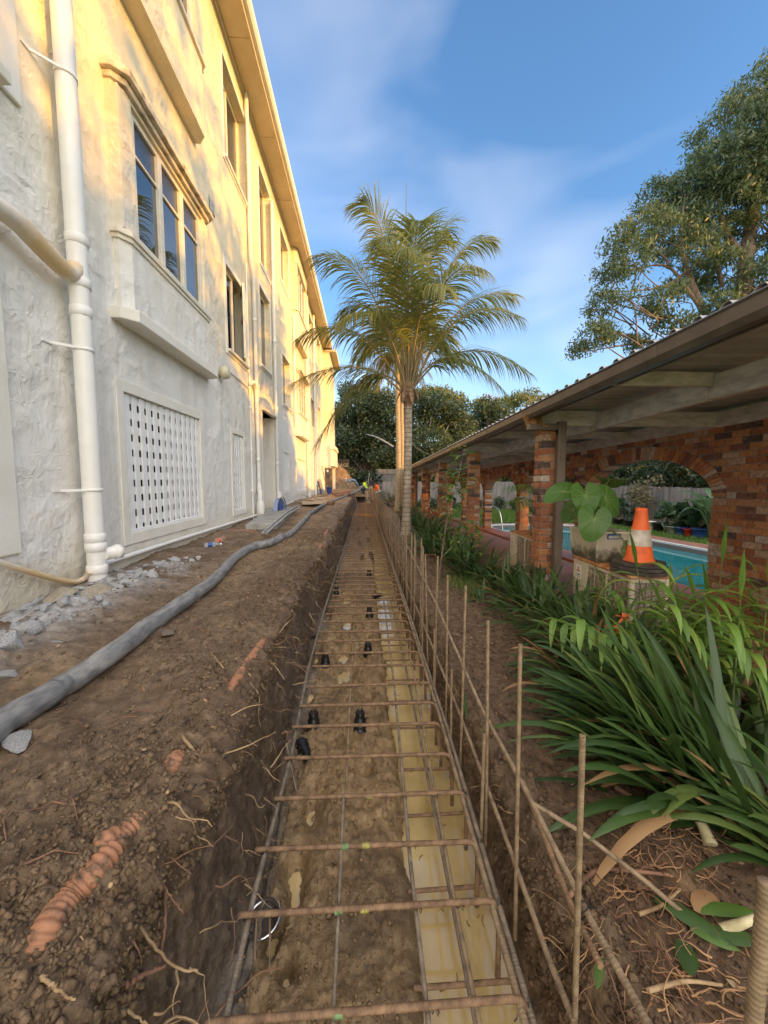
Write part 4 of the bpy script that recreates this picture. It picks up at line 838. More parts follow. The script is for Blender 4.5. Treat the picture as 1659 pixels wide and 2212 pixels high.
for (x, y, z, s, lab) in ((14.4, 20.2, -.4, 1., 'dark conifer shrub behind the fence, showing above it in the second arch'), (14.3, 10.8, -.3, .95, 'dark conifer shrub behind the fence at the right of the near arch'), (14.6, 25.3, -.5, 1.05, 'dark conifer shrub behind the fence, showing in the third arch from the right')):
    c = copy_tree(hr); c.location = (x, y, z); c.scale = (s, s, s); c.rotation_euler = (0, 0, rnd.uniform(-.4, .4)+PI*(rnd.random() > .5)); c['label'] = lab
# pots along the fence
def spot(cx, cy, X): return onX(862.7+cx*.48, 796.3+cy*.48, X)
def pot(cx, cy, X, r, h, mat, lab):
    p = spot(cx, cy, X); b = MB(); b.lathe((0, 0, 0), [(r*.75, 0), (r, h*.9), (r*1.08, h*.9), (r*1.08, h), (r*.93, h), (r*.9, h*.85), (.001, h*.85)], 14); o = b.build('plant_pot', mat); o.location = (p.x, p.y, lawnz(p.x, p.y)); tag(o, lab, 'pot', 'pots in a row along the pool fence'); return p
pots = [(938, 694, .2, .3, 'blackpl', 'black plant pot at the left end of the row along the fence'), (985, 697, .22, .3, 'blackpl', 'black pot under the dark leafy plant left of the white pot by the fence'), (1035, 700, .2, .3, 'blackpl', 'black pot left of the dry climbing plant along the fence'), (1085, 705, .2, .32, 'blackpl', 'black pot below the dry climbing plant along the fence'), (1130, 716, .17, .36, 'white', 'white pot beside the dry climbing plant along the fence'),
        (1165, 718, .2, .34, 'blackpl', 'black pot between the white pot and the grey pot along the fence'), (1231, 728, .22, .28, 'greypot', 'grey pot left of the blue pots along the fence'), (1268, 735, .19, .28, 'blue', 'dark blue pot left of the red pot along the fence'), (1308, 741, .2, .26, 'red', 'red pot between the two blue pots along the fence'), (1348, 744, .22, .32, 'blue', 'blue pot right of the red pot along the fence')]
PP = [pot(c[0], c[1], 11.2, c[2], c[3], M[c[4]], c[5]) for c in pots]
def bush(name, p, blobs, n, size, asp, mat, lab, cat='plant', stem=True, droop=.1, group=None, stemmat='bark', per=8, cr=.1):
    t = thing(name, lab, cat, p, 0, group); leaves_np(clumps(blobs, n//per, per, cr), size, asp, mat, 'foliage', t, droop, True)
    if stem:
        b = MB()
        for k in range(3): q = blobs[k % len(blobs)]; b.tube(spline([(rnd.uniform(-.03, .03), rnd.uniform(-.03, .03), 0), (q[0]*.4, q[1]*.4, q[2]*.5), (q[0], q[1], q[2])], 8), [.025-.002*i for i in range(8)], 6)
        b.build('stems', M[stemmat], t, True)
    return t
def bl(n, r, h, s): return [(rnd.uniform(-r, r), rnd.uniform(-r, r), rnd.uniform(.25, 1)*h, s*rnd.uniform(.7, 1.2), s*rnd.uniform(.7, 1.2), s*rnd.uniform(.6, 1)) for _ in range(n)]
q = PP[1]; bush('potted_shrub', (q.x, q.y, lawnz(q.x, q.y)+.25), bl(6, .35, .9, .3), 240, .3, .25, M['darkleaf'], 'dark glossy plant in a black pot left of the dry climber', droop=.3)
q = PP[3]; bush('dry_climber', (q.x, q.y, lawnz(q.x, q.y)+.28), bl(12, .32, 1.75, .28), 900, .12, .5, M['dryplant'], 'tall dry straggly climber on a frame against the fence', droop=.2)
q = PP[6]; bush('potted_shrub', (q.x, q.y, lawnz(q.x, q.y)+.22), bl(5, .35, .6, .25), 110, .42, .6, M['darkleaf'], 'broad leaved plant in the grey pot by the fence', droop=.5)
q = PP[8]; bush('potted_shrub', (q.x+.2, q.y-.2, lawnz(q.x, q.y)+.22), bl(7, .45, 1.1, .32), 130, .55, .6, M['darkleaf'], 'large leaved dark plant above the red pot by the fence', droop=.5)
bp = thing('banana_plant', 'big paddle leaved plant at the right end of the fence row', 'plant', spot(1395, 752, 11.0)); b0 = bp.location
for k in range(15):
    a = 2*PI*k/15+rnd.uniform(-.2, .2); L = rnd.uniform(.9, 1.5); st = rnd.uniform(.45, 1.25); P = spline([(0, 0, 0), (math.cos(a)*.08, math.sin(a)*.08, st*.6), (math.cos(a)*.2, math.sin(a)*.2, st)], 8)
    b = MB(); b.tube(P, .025, 6); lance(b, P[-1], V(math.cos(a)*.55, math.sin(a)*.55, rnd.uniform(.5, 1.2)), L*.75, .34, rnd.uniform(.5, 1.3), n=8); o = b.build('leaf', M['banana'], bp, True)
# white bollard light seen past the right pier, chrome pool rail
b = MB(); p = onX(862.7+1436*.48, 796.3+745*.48, 8.9); b.lathe((0, 0, 0), [(.09, 0), (.09, .22), (.12, .23), (.12, .30), (.06, .33)], 14); o = b.build('bollard_light', M['white']); o.location = (9.2, p.y*9.2/8.9, lawnz(9, 9)); tag(o, 'small white post light on the lawn at the edge of the right brick pier', 'light')
t = thing('pool_handrail', 'pair of chrome handrails at the far left end of the pool', 'handrail', (5.3, 15.6, -.3))
for dx in (0, .45):
    b = MB(); b.tube(spline([(5.05+dx, 16.6, -.35), (5.05+dx, 16.55, .35), (5.08+dx, 16.2, .5), (5.15+dx, 15.6, .3), (5.2+dx, 15.3, -.5)], 20), .022, 8); b.build('rail', M['chrome'], t)
for k, y in enumerate((17.8, 19.5, 21.5, 23.5)):
    bush('border_shrub', (11.3-.2*k, y+3, lawnz(11, y)), bl(7, .6, .5, .32), 500, .2, .4, M['hedge'], ('low dark shrub nearest along the foot of the far fence', 'second low dark shrub along the foot of the far fence', 'third low dark shrub along the foot of the far fence', 'low dark shrub at the corner of the far fence')[k], 'shrub', False)
for k, x in enumerate((3.2, 4.8, 6.4, 8.2, 9.9)):
    bush('border_shrub', (x, 28.9, -.55), bl(8, .8, .55, .35), 520, .2, .4, M['hedge'], 'low dark shrub at the foot of the fence across the lawn end', 'shrub', False, group='shrubs along the lawn end fence')
# ================================================================ reinforcing steel
def ribbed(path, r, pitch=.009, upto=None, n=8):      # deformed bar: raised rings along its length
    P = [Vector(p) for p in path]; L = [0]
    for i in range(len(P)-1): L.append(L[-1]+(P[i+1]-P[i]).length)
    def at(s):
        i = min(max(0, int(np.searchsorted(L, s)-1)), len(P)-2); u = (s-L[i])/max(1e-9, L[i+1]-L[i]); return P[i].lerp(P[i+1], u)
    e = L[-1] if upto is None else min(upto, L[-1]); ss_, rr = [], []; s = 0
    while s < e: ss_ += [s, s+pitch*.35, s+pitch*.5, s+pitch*.8]; rr += [r*.975, r*.975, r*1.04, r*1.04]; s += pitch
    if e < L[-1]-.01:
        for q in np.arange(e+.02, L[-1], .5): ss_.append(q); rr.append(r)
    ss_.append(L[-1]); rr.append(r*.93); b = MB(); b.tube([at(s) for s in ss_], rr, n); return b
cage = thing('reinforcing_cage', 'rusty steel reinforcing mat lying along the bottom of the muddy trench', 'steel mat', (0, 1, .013))
hook = [(-.41, 0, 0), (.40, 0, .004), (.425, 0, -.002), (.44, 0, -.02), (.447, 0, -.045), (.45, .004, -.30)]
cb = ribbed(hook, .0092, .010).mesh('cross_bar', [M['rust']]); cbs = []; y = .905; k = 0
lowb = ribbed([(.15, 0, 0), (.47, .0, .0)], .0078, .009).mesh('lower_bar', [M['rust']])
bary = [.905, 1.15, 1.37, 1.60, 1.85, 2.10, 2.30, 2.53, 2.80, 3.02, 3.26, 3.47, 3.72, 3.95]
while bary[-1] < 23.4: bary.append(bary[-1]+.22)
for k, y in enumerate(bary):
    o = link('cross_bar', cb, cage, True); o.location = (rnd.uniform(-.015, .015), y-1, .232+rnd.uniform(-.004, .004)-.0006*y); o.rotation_euler = (rnd.uniform(-.02, .02), rnd.uniform(-.006, .006), rnd.uniform(-.02, .02)-.012)
for k, y in enumerate([1.08, 1.365, 1.70, 2.0, 2.36, 2.66, 2.95, 3.3, 3.6, 3.9, 4.3, 4.7, 5.1, 5.6, 6.1, 6.6]):
    o = link('lower_bar', lowb, cage, True); o.location = (rnd.uniform(-.02, .02), y-1, .03); o.rotation_euler = (0, 0, rnd.uniform(-.03, .03))
def lb(pts, r, m): o = ribbed(pts, r, .010, 4.5).build('long_bar', M[m], cage)
lb([(-.36, .55, .226), (-.385, 1.25, .228), (-.385, 1.9, .226), (-.43, 2.8, .225), (-.445, 4.2, .224), (-.43, 9, .22), (-.42, 23.5, .21)], .0095, 'rust3')
lb([(-.09, 1.62, .226), (-.10, 2.4, .227), (-.11, 4, .225), (-.09, 23.4, .21)], .006, 'rust2')
lb([(-.085, .55, .222), (-.092, 1.2, .226), (-.098, 1.60, .25)], .006, 'rust3')
lb([(.16, .55, .23), (.165, 1.3, .228), (.20, 2.5, .226), (.22, 4, .226), (.23, 23.4, .21)], .0075, 'rust3')
lb([(.29, .55, .226), (.30, 1.2, .226), (.325, 1.9, .226), (.36, 2.8, .225), (.36, 23.4, .21)], .0075, 'rust2')
lb([(.315, .55, .05), (.325, 1.2, .05), (.345, 2.8, .05), (.35, 12, .05)], .008, 'rust3')
lb([(.405, .55, .238), (.42, 1.2, .236), (.445, 2.1, .234), (.45, 3.1, .232), (.45, 23.4, .22)], .0105, 'rust2')
lb([(.43, .55, .222), (.447, 1.2, .222), (.472, 2.1, .22), (.475, 4, .22), (.475, 23.4, .21)], .0105, 'rust3')
lb([(.50, .5, .36), (.515, .94, .30), (.53, 1.37, .30), (.545, 2.07, .30), (.55, 3.4, .29), (.55, 22, .27)], .0085, 'rust2')
# marking paint on some bars
for y, x, m in ((.905, -.075, 'mark_g'), (1.15, -.09, 'mark_g'), (1.15, -.005, 'mark_y'), (1.37, -.08, 'mark_g'), (1.37, .0, 'mark_y'), (1.60, .02, 'mark_y')):
    b = MB(); b.tube([(x-.013, y, .245-.0006*y), (x+.013, y, .245-.0006*y)], .0112, 8); b.build('paint_mark', M[m], cage)
# twists of tie wire where bars cross
for k, y in enumerate(bary[:16]):
    for x in ((-.385, -.10, .17, .31, .44) if k % 2 else (-.385, .18, .44)):
        b = MB(); z = .237-.0006*y; b.tube([V(x+.014*math.cos(a), y+.011*math.sin(a)*(1 if q % 2 else -1), z+.012*math.sin(a*1.5)) for q, a in enumerate(np.linspace(0, 7.5, 16))]+[V(x+.012, y-.02, z+.02)], .0011, 4); b.build('tie_wire', M['void'], cage)
# upright starter bars along the right side
sb = ribbed([(0, 0, 0), (.0, .0, .4), (.003, .003, 1.03)], .0070, .009).mesh('starter_bar', [M['rust2']])
sty = [.44, .82, 1.18, 1.52, 1.93, 2.31, 2.69, 3.0, 3.27]
while sty[-1] < 30.6: sty.append(sty[-1]+(.31 if sty[-1] < 14 else .30))
ords = ['nearest the camera at the lower right corner', 'second from the camera', 'third from the camera', 'fourth from the camera', 'fifth from the camera', 'sixth from the camera', 'seventh from the camera', 'eighth from the camera']
for k, y in enumerate(sty):
    o = link('starter_bar', sb); o.location = (.522+rnd.uniform(-.012, .012)*(k > 0), y, .065-.0035*y); s = 1.0 if k < 1 else rnd.uniform(.97, 1.02); o.scale = (1.45 if k == 0 else 1, 1.45 if k == 0 else 1, s)
    o.rotation_euler = (rnd.uniform(-.02, .02), rnd.uniform(-.025, .03), rnd.uniform(0, 6))
    if k == 0: o.rotation_euler = (0, .03, .4)
    tag(o, 'upright rusty starter bar %s' % ords[k] if k < 8 else 'upright rusty starter bar in the far close set row beside the trench', 'steel bar', 'starter bars standing along the trench')
for k, (y, x, z1) in enumerate(((1.45, .475, .62), (2.02, .48, .6), (2.55, .48, .62), (3.1, .485, .6), (4.4, .6, .95), (5.0, .61, .9))):
    o = link('starter_bar', sb); o.location = (x, y, z1-1.03*.75); o.scale = (1, 1, .75); o.rotation_euler = (0, rnd.uniform(-.02, .02), k)
    tag(o, ('short upright bar on the trench side of the third tall bar', 'short upright bar below the fifth tall bar', 'short upright bar between the sixth and seventh tall bars', 'short upright bar beside the eighth tall bar', 'thin bar outside the main row just short of the palm', 'thin bar outside the main row beside the palm foot')[k], 'steel bar', 'short bars among the starter bars')
p = [onX(1410, 2230, .545), onX(1275, 1985, .545), onX(1150, 1735, .545), onX(1040, 1530, .545), onX(940, 1300, .54), onX(880, 1180, .54), V(.54, 9, .86), V(.54, 14, .86)]
o = ribbed(p, .0085, .009, 3).build('steel_rail', M['rust2'], thing('tie_rail', 'long sloping steel bar tied across the row of starter bars', 'steel bar', (.545, 1, .6)))
p = [onX(1298, 2088, .555), onX(1235, 1960, .555), onX(1130, 1690, .558)]
tag(ribbed(p, .0085, .009).build('lap_bar', M['rust']), 'short orange rusty bar lapped against the sloping rail near the camera', 'steel bar')
p = [onZ(1150, 1735, .56), onZ(1260, 1800, .47), onZ(1390, 1900, .40), onZ(1490, 1985, .355)]
tag(ribbed(p, .0075, .008).build('loose_bar', M['rust2']), 'ribbed bar running from the rail down to the cut leaves on the right bank', 'steel bar')
b = MB(); c = onX(1262, 1968, .54); b.tube([c+V(.02*math.cos(a), .012*math.sin(a*1.3), .014*math.sin(a)) for a in np.linspace(0, 11, 40)], .0016, 5); tag(b.build('tie_wire', M['void']), 'dark twist of tie wire where the lapped bar meets the rail', 'wire')
# leaning thin bar and bent wire at the left puddle
p = [onZ(618, 1605, .27), onZ(648, 1745, .0)]; tag(ribbed(p, .006, .008).build('leaning_bar', M['rust3']), 'short steel bar leaning into the left puddle', 'steel bar')
c = onZ(565, 2100, .02); b = MB(); P = [c+V(-.02, .03, .16), c+V(-.022, .0, .03), c+V(-.01, -.012, .01), c+V(.02, -.02, .0), c+V(.028, -.005, .03), c+V(.024, .03, .17)]; b.tube(spline(P, 24), .0035, 6); tag(b.build('bent_wire', M['rust2']), 'small bent wire loop hanging beside the shiny disc', 'wire')
# black plastic bar chairs
def chair_proto():
    b = MB(); n = 10
    b.lathe((0, 0, 0), [(.052, 0), (.056, .006), (.05, .014)], n)
    for z, r in ((.014, .045), (.045, .042), (.076, .038), (.107, .033)):
        b.lathe((0, 0, 0), [(r*1.16, z), (r*1.2, z+.008), (r*.9, z+.016), (r*.82, z+.036)], n)
    for k in range(6):
        a = 2*PI*k/6; d = V(math.cos(a), math.sin(a), 0); b.bar(d*.046+V(0, 0, .0), d*.022+V(0, 0, .165), .012, .007, up=d)
        b.bar(d*.024+V(0, 0, .15), d*.027+V(0, 0, .168), .012, .008, up=d)
    b.lathe((0, 0, 0), [(.028, .138), (.031, .145), (.02, .16)], n); return b
CH = chair_proto().mesh('bar_chair', [M['blackpl']])
chs = [((678, 1590), 'pair of rows nearest the camera, under the left long bar', 1, 0), ((778, 1588), 'beside the nearest left one, standing clear in the mud', 1, 0), ((650, 1622), 'lying on its side just in front of the nearest pair', .9, 1), ((795, 1425), 'standing in the middle of the mat beyond the nearest pair', 1, 0), ((703, 1447), 'under the left long bar behind the puddle', .95, 0), ((798, 1340), 'third along the middle of the mat', 1, 0), ((806, 1295), 'toppled next to the right long bar', .8, 2), ((797, 1250), 'fourth along the middle of the mat', 1, 0), ((727, 1290), 'half hidden under the left long bar further along', .9, 0), ((803, 1212), 'fifth along the middle of the mat', 1, 0), ((668, 1395), 'tipped over at the foot of the left trench wall', .7, 3)]
for (px, py), lab, s, ti in chs:
    p = onZ(px, py, .0); o = link('bar_chair', CH); o.location = (p.x, p.y, -.012); o.scale = (s, s, s*1.04); o.rotation_euler = (0, 0, rnd.uniform(0, 6))
    if ti: o.rotation_euler = (R(82), .1, (.4, 1.9, 2.6)[ti-1]); o.location.z = .035
    tag(o, 'black ribbed plastic bar chair '+lab, 'bar chair', 'black plastic bar chairs on the trench floor')
far_lab = ['nearest of the far cluster, left side', 'nearest of the far cluster, right side', 'middle of the far cluster, left side', 'middle of the far cluster, right side', 'back of the far cluster, left side', 'back of the far cluster, right side']
for k, (x, y) in enumerate(((-.05, 7.6), (.12, 7.9), (-.12, 9.4), (.1, 9.9), (-.2, 12.), (.05, 12.4))):
    o = link('bar_chair', CH); o.location = (x, y, -.01); o.rotation_euler = (0, 0, k); tag(o, 'black plastic bar chair '+far_lab[k], 'bar chair', 'black plastic bar chairs on the trench floor')
# shiny disc half sunk in the mud
c = onZ(570, 1992, .05); b = MB(); b.lathe((0, 0, 0), [(.0001, .006), (.03, .004), (.055, .010), (.060, .018), (.064, .012)], 28); o = b.build('metal_disc', M['silver']); o.location = (c.x, c.y, .055); o.rotation_euler = (R(8), R(-6), 0); tag(o, 'shiny silver disc half sunk in the mud below the left long bar', 'disc')
so2 = o.modifiers.new('t', 'SOLIDIFY'); so2.thickness = .002

# ================================================================ things on the left bank
pts = [(-60, 1625), (0, 1565), (75, 1520), (150, 1474), (230, 1420), (310, 1362), (370, 1318), (420, 1284), (465, 1250), (505, 1208), (545, 1182), (590, 1170), (628, 1152), (652, 1128), (672, 1108), (700, 1090), (725, 1080), (745, 1072)]
hp = []
for x, y in pts:
    q = onZ(x, y, .72)
    for _ in range(4): q = onZ(x, y, ground(q.x, q.y)+.045)
    hp.append(q)
hp = [hp[0]+(hp[0]-hp[1])*1.5]+hp; P = spline(hp, 260)
for i, q in enumerate(P): q.z = max(q.z, ground(q.x, q.y)+.036)
rr = [.049*(1+.03*math.sin(i*.55)+.05*fbm(i*.13, 3., 4, 2)) for i in range(len(P))]
b = MB(); b.tube(P, rr, 20); tag(b.build('pump_hose', M['hose']), 'thick grey mud streaked hose snaking along the bank by the building', 'hose')
hb2 = [P[-1], P[-1]+V(.5, 3, .15), P[-1]+V(.75, 6, .35), P[-1]+V(1.0, 8.0, .1)]; b = MB(); b.tube(spline(hb2, 30), .06, 12); tag(b.build('pump_hose', M['hose']), 'far end of the grey hose rising over the spoil towards the workers', 'hose')
# corrugated orange pipe showing in pieces through the soil
def corr(pts, r, lab, dz=.0, sub=0):
    Q = []
    for x, y in pts:
        q = onZ(x, y, .66)
        for _ in range(4): q = onZ(x, y, max(ground(q.x, q.y), .5)+dz)
        Q.append(q)
    Q[0].z -= .03; Q[-1].z -= .03
    L = sum((Q[i+1]-Q[i]).length for i in range(len(Q)-1)); n = max(8, int(L/.0027)); P = spline(Q, n); b = MB(); b.tube(P, [r*(1+.09*math.sin(i*2*PI/5)) for i in range(n)], 14); tag(b.build('corrugated_pipe', M['clay_pipe']), lab, 'pipe', 'pieces of orange corrugated pipe in the bank')
corr([(66, 2075), (100, 2015), (150, 1945), (215, 1872), (262, 1812), (312, 1742)], .032, 'longest ribbed orange pipe length lying bare near the camera', -.012)
corr([(200, 1850), (235, 1815), (270, 1800)], .026, 'second orange pipe end lying against the longest ribbed length', -.012)
corr([(358, 1668), (376, 1645), (392, 1622)], .027, 'short orange ribbed pipe stub between the two longer lengths', -.010)
corr([(478, 1510), (520, 1455), (560, 1398), (600, 1340), (634, 1285)], .023, 'smooth looking orange pipe length further along the lip', -.010)
corr([(690, 1180), (700, 1160), (708, 1140)], .022, 'small far orange pipe piece near the trench lip', .0)
p = onZ(600, 1222, 0.0)
# broken concrete along the wall
def rock_mesh(name, mat, seed, sub=2, flat=.6):
    bm = bmesh.new(); bmesh.ops.create_icosphere(bm, subdivisions=sub, radius=1); r = random.Random(seed); pl = [(V(r.gauss(0, 1), r.gauss(0, 1), r.gauss(0, 1)).normalized(), r.uniform(.45, .85)) for _ in range(14)]
    for v in bm.verts:
        for n_, d_ in pl:
            e = v.co.dot(n_)-d_
            if e > 0: v.co -= n_*e
        v.co *= 1+.10*(fbm(v.co.x*3+seed, v.co.y*3+v.co.z*2, seed, 3)-.5); v.co.z *= flat
    me = bpy.data.meshes.new(name); bm.to_mesh(me); bm.free(); me.materials.append(mat); return me
rocks = [rock_mesh('concrete_chunk', M['concrete'], s, 3 if s < 3 else 2, (.55, .7, .45, .6, .8)[s % 5]) for s in range(6)]
spec = []
for k in range(170):
    y = 1.9+2.6*rnd.random()**.9; x = -2.12+rnd.gauss(0, .14)+(.05 if y < 3 else 0); s = rnd.choice((.014, .018, .022, .026, .034, .045))
    spec.append((x, y, s))
for (px, py), s in (((185, 1330), .075), ((100, 1335), .07), ((245, 1285), .07), ((262, 1298), .055), ((330, 1262), .07), ((60, 1400), .085), ((22, 1432), .10), ((170, 1300), .08), ((215, 1322), .06), ((300, 1275), .06), ((140, 1345), .06), ((20, 1480), .05)):
    q = onZ(px, py, .7); spec.append((q.x, q.y, s))
spec.sort(key=lambda q: -q[2])
for k, (x, y, s) in enumerate(spec):
    o = link('concrete_chunk', rocks[k % 6]); o.location = (min(x, -1.6), y, ground(max(x, -2.45), y)+s*.2); s *= .8; o.scale = (s*rnd.uniform(.8, 1.5), s*rnd.uniform(.8, 1.5), s*rnd.uniform(.9, 1.5)); o.rotation_euler = (rnd.uniform(-.4, .4), rnd.uniform(-.4, .4), rnd.uniform(0, 6.3))
    tag(o, 'broken grey concrete chunk in the rubble along the foot of the wall', 'concrete chunk', 'broken concrete along the wall foot')
q = onZ(40, 1612, .7); o = link('stone_flake', rocks[2]); o.location = (q.x, q.y, ground(q.x, q.y)+.012); o.scale = (.05, .075, .03); o.rotation_euler = (.2, .1, .7); tag(o, 'pale jagged stone flake lying in front of the grey hose', 'stone')
q = onZ(365, 1385, .7); o = link('stone_flake', rock_mesh('brown_stone', nmat('brown_stone', (.09, .07, .055), (.17, .14, .11), 9), 44, 3)); o.location = (q.x, q.y, ground(q.x, q.y)+.01); o.scale = (.06, .05, .035); tag(o, 'brown stone half buried beside the grey hose', 'stone')
for k, ((px, py), s) in enumerate((((115, 1310), .06), ((700/2.37*.6636, 1880/2.37*.0+1302), .055))):
    q = onZ(px+20, py, .72); o = link('paver_piece', rock_mesh('paver_piece', nmat('buff_stone', (.24, .20, .14), (.42, .36, .27), 8), 50+k, 3, .35)); o.location = (q.x, q.y, ground(q.x, q.y)+.03); o.scale = (.13, .12, .09); o.rotation_euler = (.3, -.2, k+.4); tag(o, ('buff stone slab piece below the near downpipe', 'buff stone slab piece right against the near downpipe foot')[k], 'stone')
# small weeds at the pipe foot
w_ = thing('weed', 'small green weed at the foot of the near downpipe', 'weed', (W+.12, 3.25, .68)); b = MB()
for k in range(22): a = rnd.uniform(0, 6.3); lance(b, (rnd.uniform(-.06, .1), rnd.uniform(-.14, .05), rnd.uniform(0, .06)), (math.cos(a), math.sin(a), .8), .07, .035, .8, n=4)
b.build('leaves', M['citrus'], w_, True)
# bottles, tub, slab, loose bars and boards by the wall
for k, ((px, py), cap) in enumerate((((458, 1184), 'blue'), ((474, 1178), 'orange'))):
    q = onZ(px, py, .71); g = ground(q.x, q.y); t = thing('plastic_bottle', 'clear plastic bottle with %s label lying on the soil by the wall' % ('a blue' if k == 0 else 'an orange'), 'bottle', (q.x, q.y, g+.035), R(30+50*k), 'empty bottles by the wall')
    b = MB(); b.lathe((-.1, 0, 0), [(.028, 0), (.033, .01), (.033, .14), (.013, .19), (.013, .21)], 14, axis=(1, 0, 0)); b.build('bottle_body', M['clearpl'], t, True)
    b = MB(); b.lathe((-.05, 0, 0), [(.0336, 0), (.0336, .055)], 14, axis=(1, 0, 0)); b.build('bottle_label', M['blue'] if k == 0 else M['orange'], t, True)
    b = MB(); b.lathe((.105, 0, 0), [(.016, 0), (.016, .02)], 10, axis=(1, 0, 0)); b.build('cap', M['white'] if k == 0 else M['orange'], t, True)
p = onX(580, 1100, -2.2); t = thing('plastic_dome', 'clear blue arched plastic cover leaning in the doorway', 'cover', (-2.25, 10.1, .85)); n = 14; vs = []
for i in range(n+1):
    a = PI*i/n
    for x in (0, .1): vs.append((x-.02*math.sin(a), .46*math.cos(a), .32*math.sin(a)))
b = MB(); b.add(vs, [(2*i, 2*i+1, 2*i+3, 2*i+2) for i in range(n)]+[tuple(2*i for i in range(n, -1, -1))]); b.build('dome_shell', nmat('blue_clear_plastic', (.20, .28, .55), (.34, .42, .62), 4, .15, 0), t, True)
b = MB(); b.box(.101, .12, -.28, .12, .01, .2); b.build('blue_panel', M['blue'], t, True); b = MB(); b.tube([(.11, .49*math.cos(PI*i/n), .35*math.sin(PI*i/n)) for i in range(n+1)], .012, 6); b.build('rim', M['blackpl'], t, True)
b = MB(); q = [onZ(x, y, .80) for x, y in ((530, 1142), (600, 1138), (640, 1100), (590, 1096))]; b.prism([V(v.x, v.y, .76) for v in q], (0, 0, .11)); tag(b.build('concrete_step', nmat('grey_concrete_step', (.24, .23, .20), (.40, .385, .35), 5, .85, .5), bevel=.01), 'low concrete step slab in front of the white door', 'step')
b = MB(); q = onZ(530, 1148, .75); b.box(q.x-.28, q.x+.22, q.y-.3, q.y-.02, .70, .79); tag(b.build('brick_edging', M['clay_pipe'], bevel=.008), 'flat terracotta bricks lying at the near edge of the step', 'bricks')
for k, (a, c) in enumerate((((568, 1150), (645, 1092)), ((575, 1152), (650, 1095)))):
    P0, P1 = onZ(*a, .84), onZ(*c, .92); b = MB(); b.tube([P0, (P0+P1)/2+V(0, 0, .05), P1], .022, 8); tag(b.build('loose_conduit', M['greypot']), ('grey conduit length nearer the door resting on the step edge', 'grey conduit length nearer the hose resting on the step edge')[k], 'conduit')
b = MB(); c = V(-1.72, 13.2, .90); b.obox(c, V(.38, .1, .01), V(-.12, .75, .03), V(0, 0, .012)); tag(b.build('plywood_sheet', M['sheet']), 'pale plywood offcut lying flat below the far lattice', 'board')
b = MB(); b.obox(c+V(-.15, .7, .06), V(.3, -.15, 0), V(.2, .42, .02), V(0, 0, .012)); tag(b.build('plywood_sheet', M['sheet']), 'second plywood offcut overlapping the far edge of the first', 'board')
for k, (a, d) in enumerate((((-.5, -.55), (.45, .6)), ((.4, -.5), (-.5, .5)), ((-.7, .1), (.5, -.6)))):
    b = MB(); b.tube([c+V(a[0], a[1], .04), c+V(d[0], d[1], .22)], .009, 6); tag(b.build('loose_bar', M['rust3']), ('loose bar crossing the plywood from near left to far right', 'loose bar crossing the plywood from near right to far left', 'loose bar lying over the near edge of the plywood')[k], 'steel bar', 'loose bars over the plywood')
b = MB(); b.lathe((-1.15, 12.5, .88), [(.07, 0), (.075, .02), (.075, .3), (.06, .3), (.06, .02)], 12, axis=(.4, 1, 0)); tag(b.build('pipe_stub', M['clay_pipe']), 'short terracotta pipe stub at the right of the plywood', 'pipe')
for k, (x, y, L, m, lab) in enumerate(((-1.6, 19.5, 1.3, 'clay_pipe', 'orange pipe length lying beyond the plywood by the spoil'), (-1.3, 17.2, .8, 'clay_pipe', 'short fat orange pipe lying near the far bend of the hose'))):
    b = MB(); b.lathe((x, y, .95), [(.06, 0), (.06, L), (.045, L), (.045, 0)], 12, axis=(.9, .6, .06)); tag(b.build('pipe_length', M[m]), lab, 'pipe')
b = MB(); b.lathe((-1.9, 21.0, .88), [(.12, 0), (.16, .35), (.17, .36), (.14, .34)], 14); tag(b.build('bucket', M['blue']), 'blue bucket near the corner of the building', 'bucket')
t = thing('shovel', 'shovel leaning against the far wall corner', 'shovel', (-2.3, 22.3, .9)); b = MB(); b.tube([(-2.15, 22.3, 1.0), (-2.44, 22.4, 2.45)], .02, 8); b.build('handle', M['rootd'], t); b = MB(); b.obox((-2.12, 22.29, .98), (.0, .11, 0), (.05, 0, -.17), (.008, 0, .002)); b.build('blade', M['rust3'], t)
b = MB(); b.obox((-2.28, 20.6, 1.25), (.03, .26, .0), (-.10, .02, .42), (.014, 0, .004)); tag(b.build('leaning_board', M['greypot']), 'grey board leaning against the wall by the far downpipe', 'board')
b = MB(); b.obox((-2.32, 20.25, 1.2), (.02, .12, .0), (-.09, .02, .36), (.014, 0, .004)); tag(b.build('leaning_board', M['rubber']), 'dark board leaning beside the grey board', 'board')
